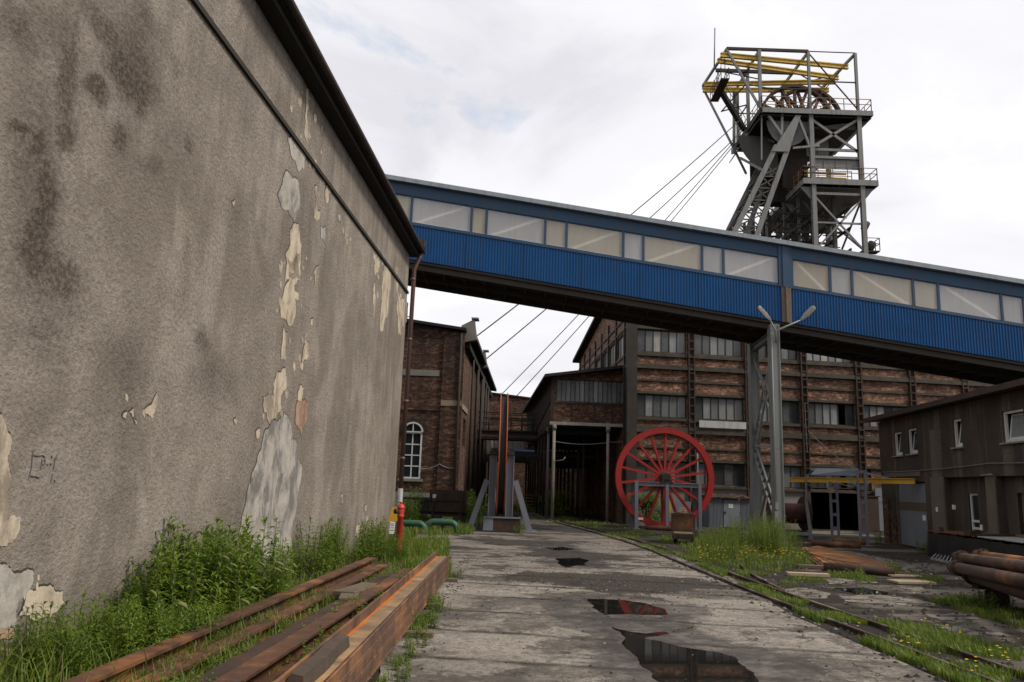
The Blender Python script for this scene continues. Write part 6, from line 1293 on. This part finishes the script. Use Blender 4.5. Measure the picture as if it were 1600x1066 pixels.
place(protos, A_, 'bright weed growing around the rusty wagon', 'weeds around the rusty wagon', .9, 1.7, 8)
A_ = [(PY(px, 800, yy).x, yy) for px, yy in [(rnd.uniform(845, 905), rnd.uniform(50, 56)) for i in range(10)]]
place(feath, A_, 'bright weed in the light beyond the stilts', 'weeds beyond the stilts', .9, 1.5, 9)
A_ = [(G(px, py).x, G(px, py).y) for px, py in [(rnd.uniform(1490, 1580), rnd.uniform(938, 960)) for i in range(10)]+[(rnd.uniform(1300, 1420), rnd.uniform(893, 912)) for i in range(6)]]
place(low, A_, 'small weed on the open yard near the pipe wagon', 'weeds on the open yard', .45, .8, 10)
A_ = [(PY(px, 800, yy).x, yy) for px, yy in [(rnd.uniform(810, 818), 28.5), (813, 29.2), (730, 27.5), (722, 27.0), (1372, 30.5), (1440, 26.0), (1446, 25.6)]]
place(low, A_, 'small weed beside the stands and walls of the yard', 'weeds beside stands and walls', .7, 1.2, 12)
for o in protos+low+feath: bpy.data.objects.remove(o)
def bush(name, c, r, n, L, w, label, seed, mats=(LEAF, LEAF2)):
    rnd = random.Random(seed); b = MB(); b.mat(STEM)
    for i in range(7):
        a = rnd.uniform(0, 6.28); b.path([(0, 0, 0), (math.cos(a)*r[0]*.3, math.sin(a)*r[1]*.3, r[2]*.9), (math.cos(a)*r[0]*.6, math.sin(a)*r[1]*.6, r[2]*1.6)], [.03, .02, .006], 5)
    cl = [(rnd.uniform(-1, 1)*r[0]*.7, rnd.uniform(-1, 1)*r[1]*.7, rnd.uniform(.3, 1.75)*r[2]) for _ in range(16)]
    for i in range(n):
        k = rnd.choice(cl); b.mat(mats[0] if rnd.random() < .6 else mats[1]); p = Vector((k[0]+rnd.gauss(0, .16)*r[0]*1.6, k[1]+rnd.gauss(0, .16)*r[1]*1.6, max(.05, k[2]+rnd.gauss(0, .17)*r[2])))
        leaf(b, p, Vector((rnd.uniform(-1, 1), rnd.uniform(-1, 1), rnd.uniform(-.5, .7))), L*rnd.uniform(.7, 1.2), w)
    solo(name, b, None, label, 'shrub', tuple(c))
o = PY(1010, 815, 37.2); bush('shrub', (o.x, o.y, 0), (.75, .5, .85), 1500, .15, .07, 'dark leafy shrub growing behind the red wheel', 41, (LEAF, LEAF))
o = PY(868, 800, 46); bush('shrub', (o.x, o.y, 0), (.9, .8, .75), 1300, .16, .07, 'round bright green bush beyond the front stilts of the annex', 42, (LEAF2, LEAF))
def grass(pts_fn, n, h, label, seed, w=.008, clump=.9, thr=.45, mats=None, lean=.5):
    rnd = random.Random(seed); b = MB(); ms = mats or [GRASSM, GRASSM, LEAF2, DRYM]
    k = 0; tries = 0
    while k < n and tries < n*8:
        tries += 1; p = pts_fn(rnd)
        if mnoise.noise((p[0]*clump, p[1]*clump, seed*3.3))*.5+.5 < thr: continue
        k += 1; b.mat(rnd.choices(ms, [5, 4, 2, 1][:len(ms)])[0]); hh = h*rnd.uniform(.45, 1.15); a = rnd.uniform(0, 6.28); d = Vector((math.cos(a), math.sin(a), 0)); s = Vector((-d.y, d.x, 0))*w*rnd.uniform(.7, 1.4); ln = lean*rnd.uniform(.2, 1.2)
        q = Vector((p[0], p[1], 0)); m1 = q+d*hh*ln*.3+Vector((0, 0, hh*.55)); m2 = q+d*hh*ln+Vector((0, 0, hh*(1-.25*ln)))
        b.add([q-s, q+s, m1+s*.8, m1-s*.8, m2], [(0, 1, 2, 3), (3, 2, 4)])
    solo('grass', b, None, label, 'grass', kind='stuff')
def poly_pts(pp):
    P_ = [G(*q) for q in pp]; x0, x1 = min(p.x for p in P_), max(p.x for p in P_); y0, y1 = min(p.y for p in P_), max(p.y for p in P_)
    def f(r):
        while True:
            x, y = r.uniform(x0, x1), r.uniform(y0, y1); c = False; j = len(P_)-1
            for i in range(len(P_)):
                if (P_[i].y > y) != (P_[j].y > y) and x < (P_[j].x-P_[i].x)*(y-P_[i].y)/(P_[j].y-P_[i].y)+P_[i].x: c = not c
                j = i
            if c: return (x, y)
    return f
def wall_pts(r):
    y = 4.2+17*r.random()**1.5; xw = -3.45-(24.3-y)*.0524; return (xw+r.uniform(.05, max(.4, (-1.65-(15-y)*.03*(y < 15))-xw)), y)
grass(wall_pts, 5500, .22, 'tangled grass between the plaster wall and the rusty rails', 1, .006, thr=.42)
grass(lambda r: (lambda y: (-3.3-(24.3-y)*.0524+abs(r.gauss(0, .5)), y))(r.uniform(5.0, 9)), 900, .55, 'long bent grass at the near end of the wall', 2, .006, thr=.3, lean=.8)
grass(lambda r: (lambda y: (r.uniform(-3.0, -1.75)-(15-y)*.033, y))(r.uniform(5, 13.5)), 3000, .3, 'long grass growing up between the old rails and the joists', 18, .006, thr=.53, lean=.8)
grass(lambda r: (-1.0+r.gauss(0, .05), r.uniform(5, 15.2)), 1500, .12, 'grass tufts along the foot of the steel channels', 3, .005, 1.6, .58)
grass(lambda r: (lambda y: (4.42+.018*(y-8)+abs(r.gauss(0, .16))+(.0 if y > 9 else .05), y))(6.2+17*r.random()**1.6), 9000, .12, 'grass verge between the concrete road and the rails', 4, .006, .9, .49)
grass(lambda r: (lambda y: (5.35-.03*(y-8)+abs(r.gauss(0, .33)), y))(5.5+12*r.random()**1.8), 6000, .13, 'patchy grass along the yard side of the rails', 5, .006, .8, .53)
grass(lambda r: (lambda y: (r.uniform(4.9, 5.25)-.03*(y-9), y))(6+14*r.random()), 1800, .09, 'sparse grass between the rails', 6, .006, .9, .55)
grass(poly_pts([(1062, 852), (1110, 836), (1200, 846), (1268, 866), (1272, 888), (1160, 892), (1085, 880)]), 5000, .17, 'bright grass at the foot of the pier', 7, .010, thr=.2)
grass(poly_pts([(930, 836), (1000, 830), (1060, 836), (1075, 862), (1040, 872), (985, 850)]), 2500, .10, 'low grass around the mine cart', 8, .010, thr=.48)
grass(poly_pts([(1450, 940), (1500, 935), (1600, 962), (1600, 985), (1520, 962)]), 1500, .13, 'grass patch under the pipe wagon', 9, .007, thr=.45)
grass(poly_pts([(1150, 895), (1290, 888), (1420, 892), (1480, 905), (1440, 925), (1310, 912), (1200, 912)]), 2000, .1, 'thin grass tufts on the open yard', 10, .008, 1.1, .56)
grass(poly_pts([(1380, 985), (1600, 1010), (1600, 1066), (1500, 1050)]), 2600, .12, 'grass patch at the right corner of the yard', 11, .006, .8, .5)
grass(poly_pts([(618, 850), (700, 846), (705, 900), (650, 895), (600, 880)]), 5000, .26, 'grass round the hydrant and the ends of the rails', 12, .008, thr=.3)
grass(poly_pts([(612, 812), (735, 812), (740, 836), (700, 838), (612, 842)]), 4500, .3, 'grass around the green pipe bends and the rusty wagon', 13, .012, thr=.3)
grass(poly_pts([(826, 806), (870, 806), (965, 820), (990, 828), (930, 828), (858, 818)]), 1500, .11, 'grass along the front stilts of the annex', 14, .012, thr=.35)
grass(lambda r: (r.uniform(.5, 6), r.uniform(50, 60)), 3500, .35, 'sunlit grass in the passage beyond the stilts', 15, .02, thr=.3)
rnd = random.Random(77); b = MB(); b.mat(FLOW)
def fl(p, h, r=.02):
    for k in range(6): a = k*1.05; b.add([p+Vector((0, 0, h)), p+Vector((math.cos(a)*r, math.sin(a)*r, h+.008)), p+Vector((math.cos(a+.9)*r, math.sin(a+.9)*r, h+.008))], [(0, 1, 2)])
for i in range(150): p = G(rnd.uniform(1090, 1262), rnd.uniform(868, 889)); fl(p, rnd.uniform(.2, .4), .026)
for i in range(10): p = G(rnd.uniform(1225, 1240), rnd.uniform(846, 850)); fl(p, rnd.uniform(.05, .3), .04)
solo('yellow_flowers', b, None, 'small yellow flowers scattered in the grass by the pier', 'flowers', kind='stuff')
b = MB(); b.mat(FLOW)
for px, py in ((1445, 985), (1478, 992), (1502, 1000), (1425, 1018), (1433, 1022), (1408, 1022), (1515, 1050), (1522, 1055), (1570, 1040), (1578, 1048), (1560, 1035), (1525, 1060), (1345, 990), (1548, 1040), (1590, 1020)):
    for k in range(2): p = G(px+rnd.uniform(-5, 5), py+rnd.uniform(-3, 3)); fl(p, rnd.uniform(.08, .16), .018)
solo('yellow_flowers', b, None, 'yellow dandelion heads in the grass by the rails', 'flowers', kind='stuff')
for i in range(16):
    px, off = rnd.uniform(60, 330), rnd.uniform(.5, 1.5); p = wallp(px, off); b = MB(); h = rnd.uniform(.55, .9); a = rnd.uniform(-.6, 1.2); d = Vector((math.cos(a), math.sin(a), 0)); tip_ = [Vector((0, 0, 0)), Vector((0, 0, h*.5))+d*.05, Vector((0, 0, h*.85))+d*.14, Vector((0, 0, h*.95))+d*.24]
    b.mat(GRASSM); b.path(tip_, [.003]*4, 4); b.mat(SEED); b.path([tip_[3], tip_[3]+d*.03+Vector((0, 0, .0)), tip_[3]+d*.08-Vector((0, 0, .02)), tip_[3]+d*.11-Vector((0, 0, .06))], [.005, .015, .014, .004], 7)
    solo('foxtail_grass', b, None, 'stalk of foxtail grass with a nodding pale seed head in front of the wall weeds', 'grass stalk', (p.x, p.y, 0), 0, 'foxtail stalks along the wall')

# gravel, crumbs of concrete and clinker lying about
rnd = random.Random(91); b = MB(); GRV = [m_plain('dark_clinker', (0.03, 0.026, 0.023), .95), m_plain('grey_gravel', (0.13, 0.115, 0.1), .95, .5), m_plain('pale_concrete_crumb', (0.30, 0.27, 0.23), .95)]
def stone(p, r):
    q = [Vector((rnd.uniform(-1, 1), rnd.uniform(-1, 1), rnd.uniform(-.5, .8))).normalized()*r*rnd.uniform(.7, 1.2) for _ in range(6)]
    v = [Vector((r, 0, 0))*rnd.uniform(.7, 1.3), Vector((0, r, 0))*rnd.uniform(.7, 1.3), Vector((-r, 0, 0))*rnd.uniform(.7, 1.3), Vector((0, -r, 0))*rnd.uniform(.7, 1.3), Vector((0, 0, r*.7)), Vector((0, 0, -r*.4))]; a = rnd.uniform(0, 6); M_ = Matrix.Rotation(a, 3, 'Z')
    b.add([p+M_ @ w for w in v], [(0, 1, 4), (1, 2, 4), (2, 3, 4), (3, 0, 4), (1, 0, 5), (2, 1, 5), (3, 2, 5), (0, 3, 5)])
for i in range(5200):
    k = rnd.random()
    if k < .45: x, y = rnd.uniform(5.0, 12), 7+rnd.random()**1.5*17
    elif k < .6: x, y = rnd.gauss(4.6, .3), 6+16*rnd.random()
    elif k < .75: x, y = rnd.gauss(-1.0, .18), 5+15*rnd.random()
    else: x, y = rnd.gauss(2.0, 1.3), rnd.choice((rnd.gauss(14.8, 1.1), rnd.uniform(6.5, 26)))
    b.mat(rnd.choices(GRV, [8, 3, .35])[0]); stone(Vector((x, y, .018 if -1 < x < 4.4 else .004)), rnd.choice((.008, .012, .016, .022)) if k > .6 else rnd.choice((.012, .02, .03, .045)))
solo('gravel', b, None, 'loose gravel and clinker strewn over the road and yard', 'gravel', kind='stuff')
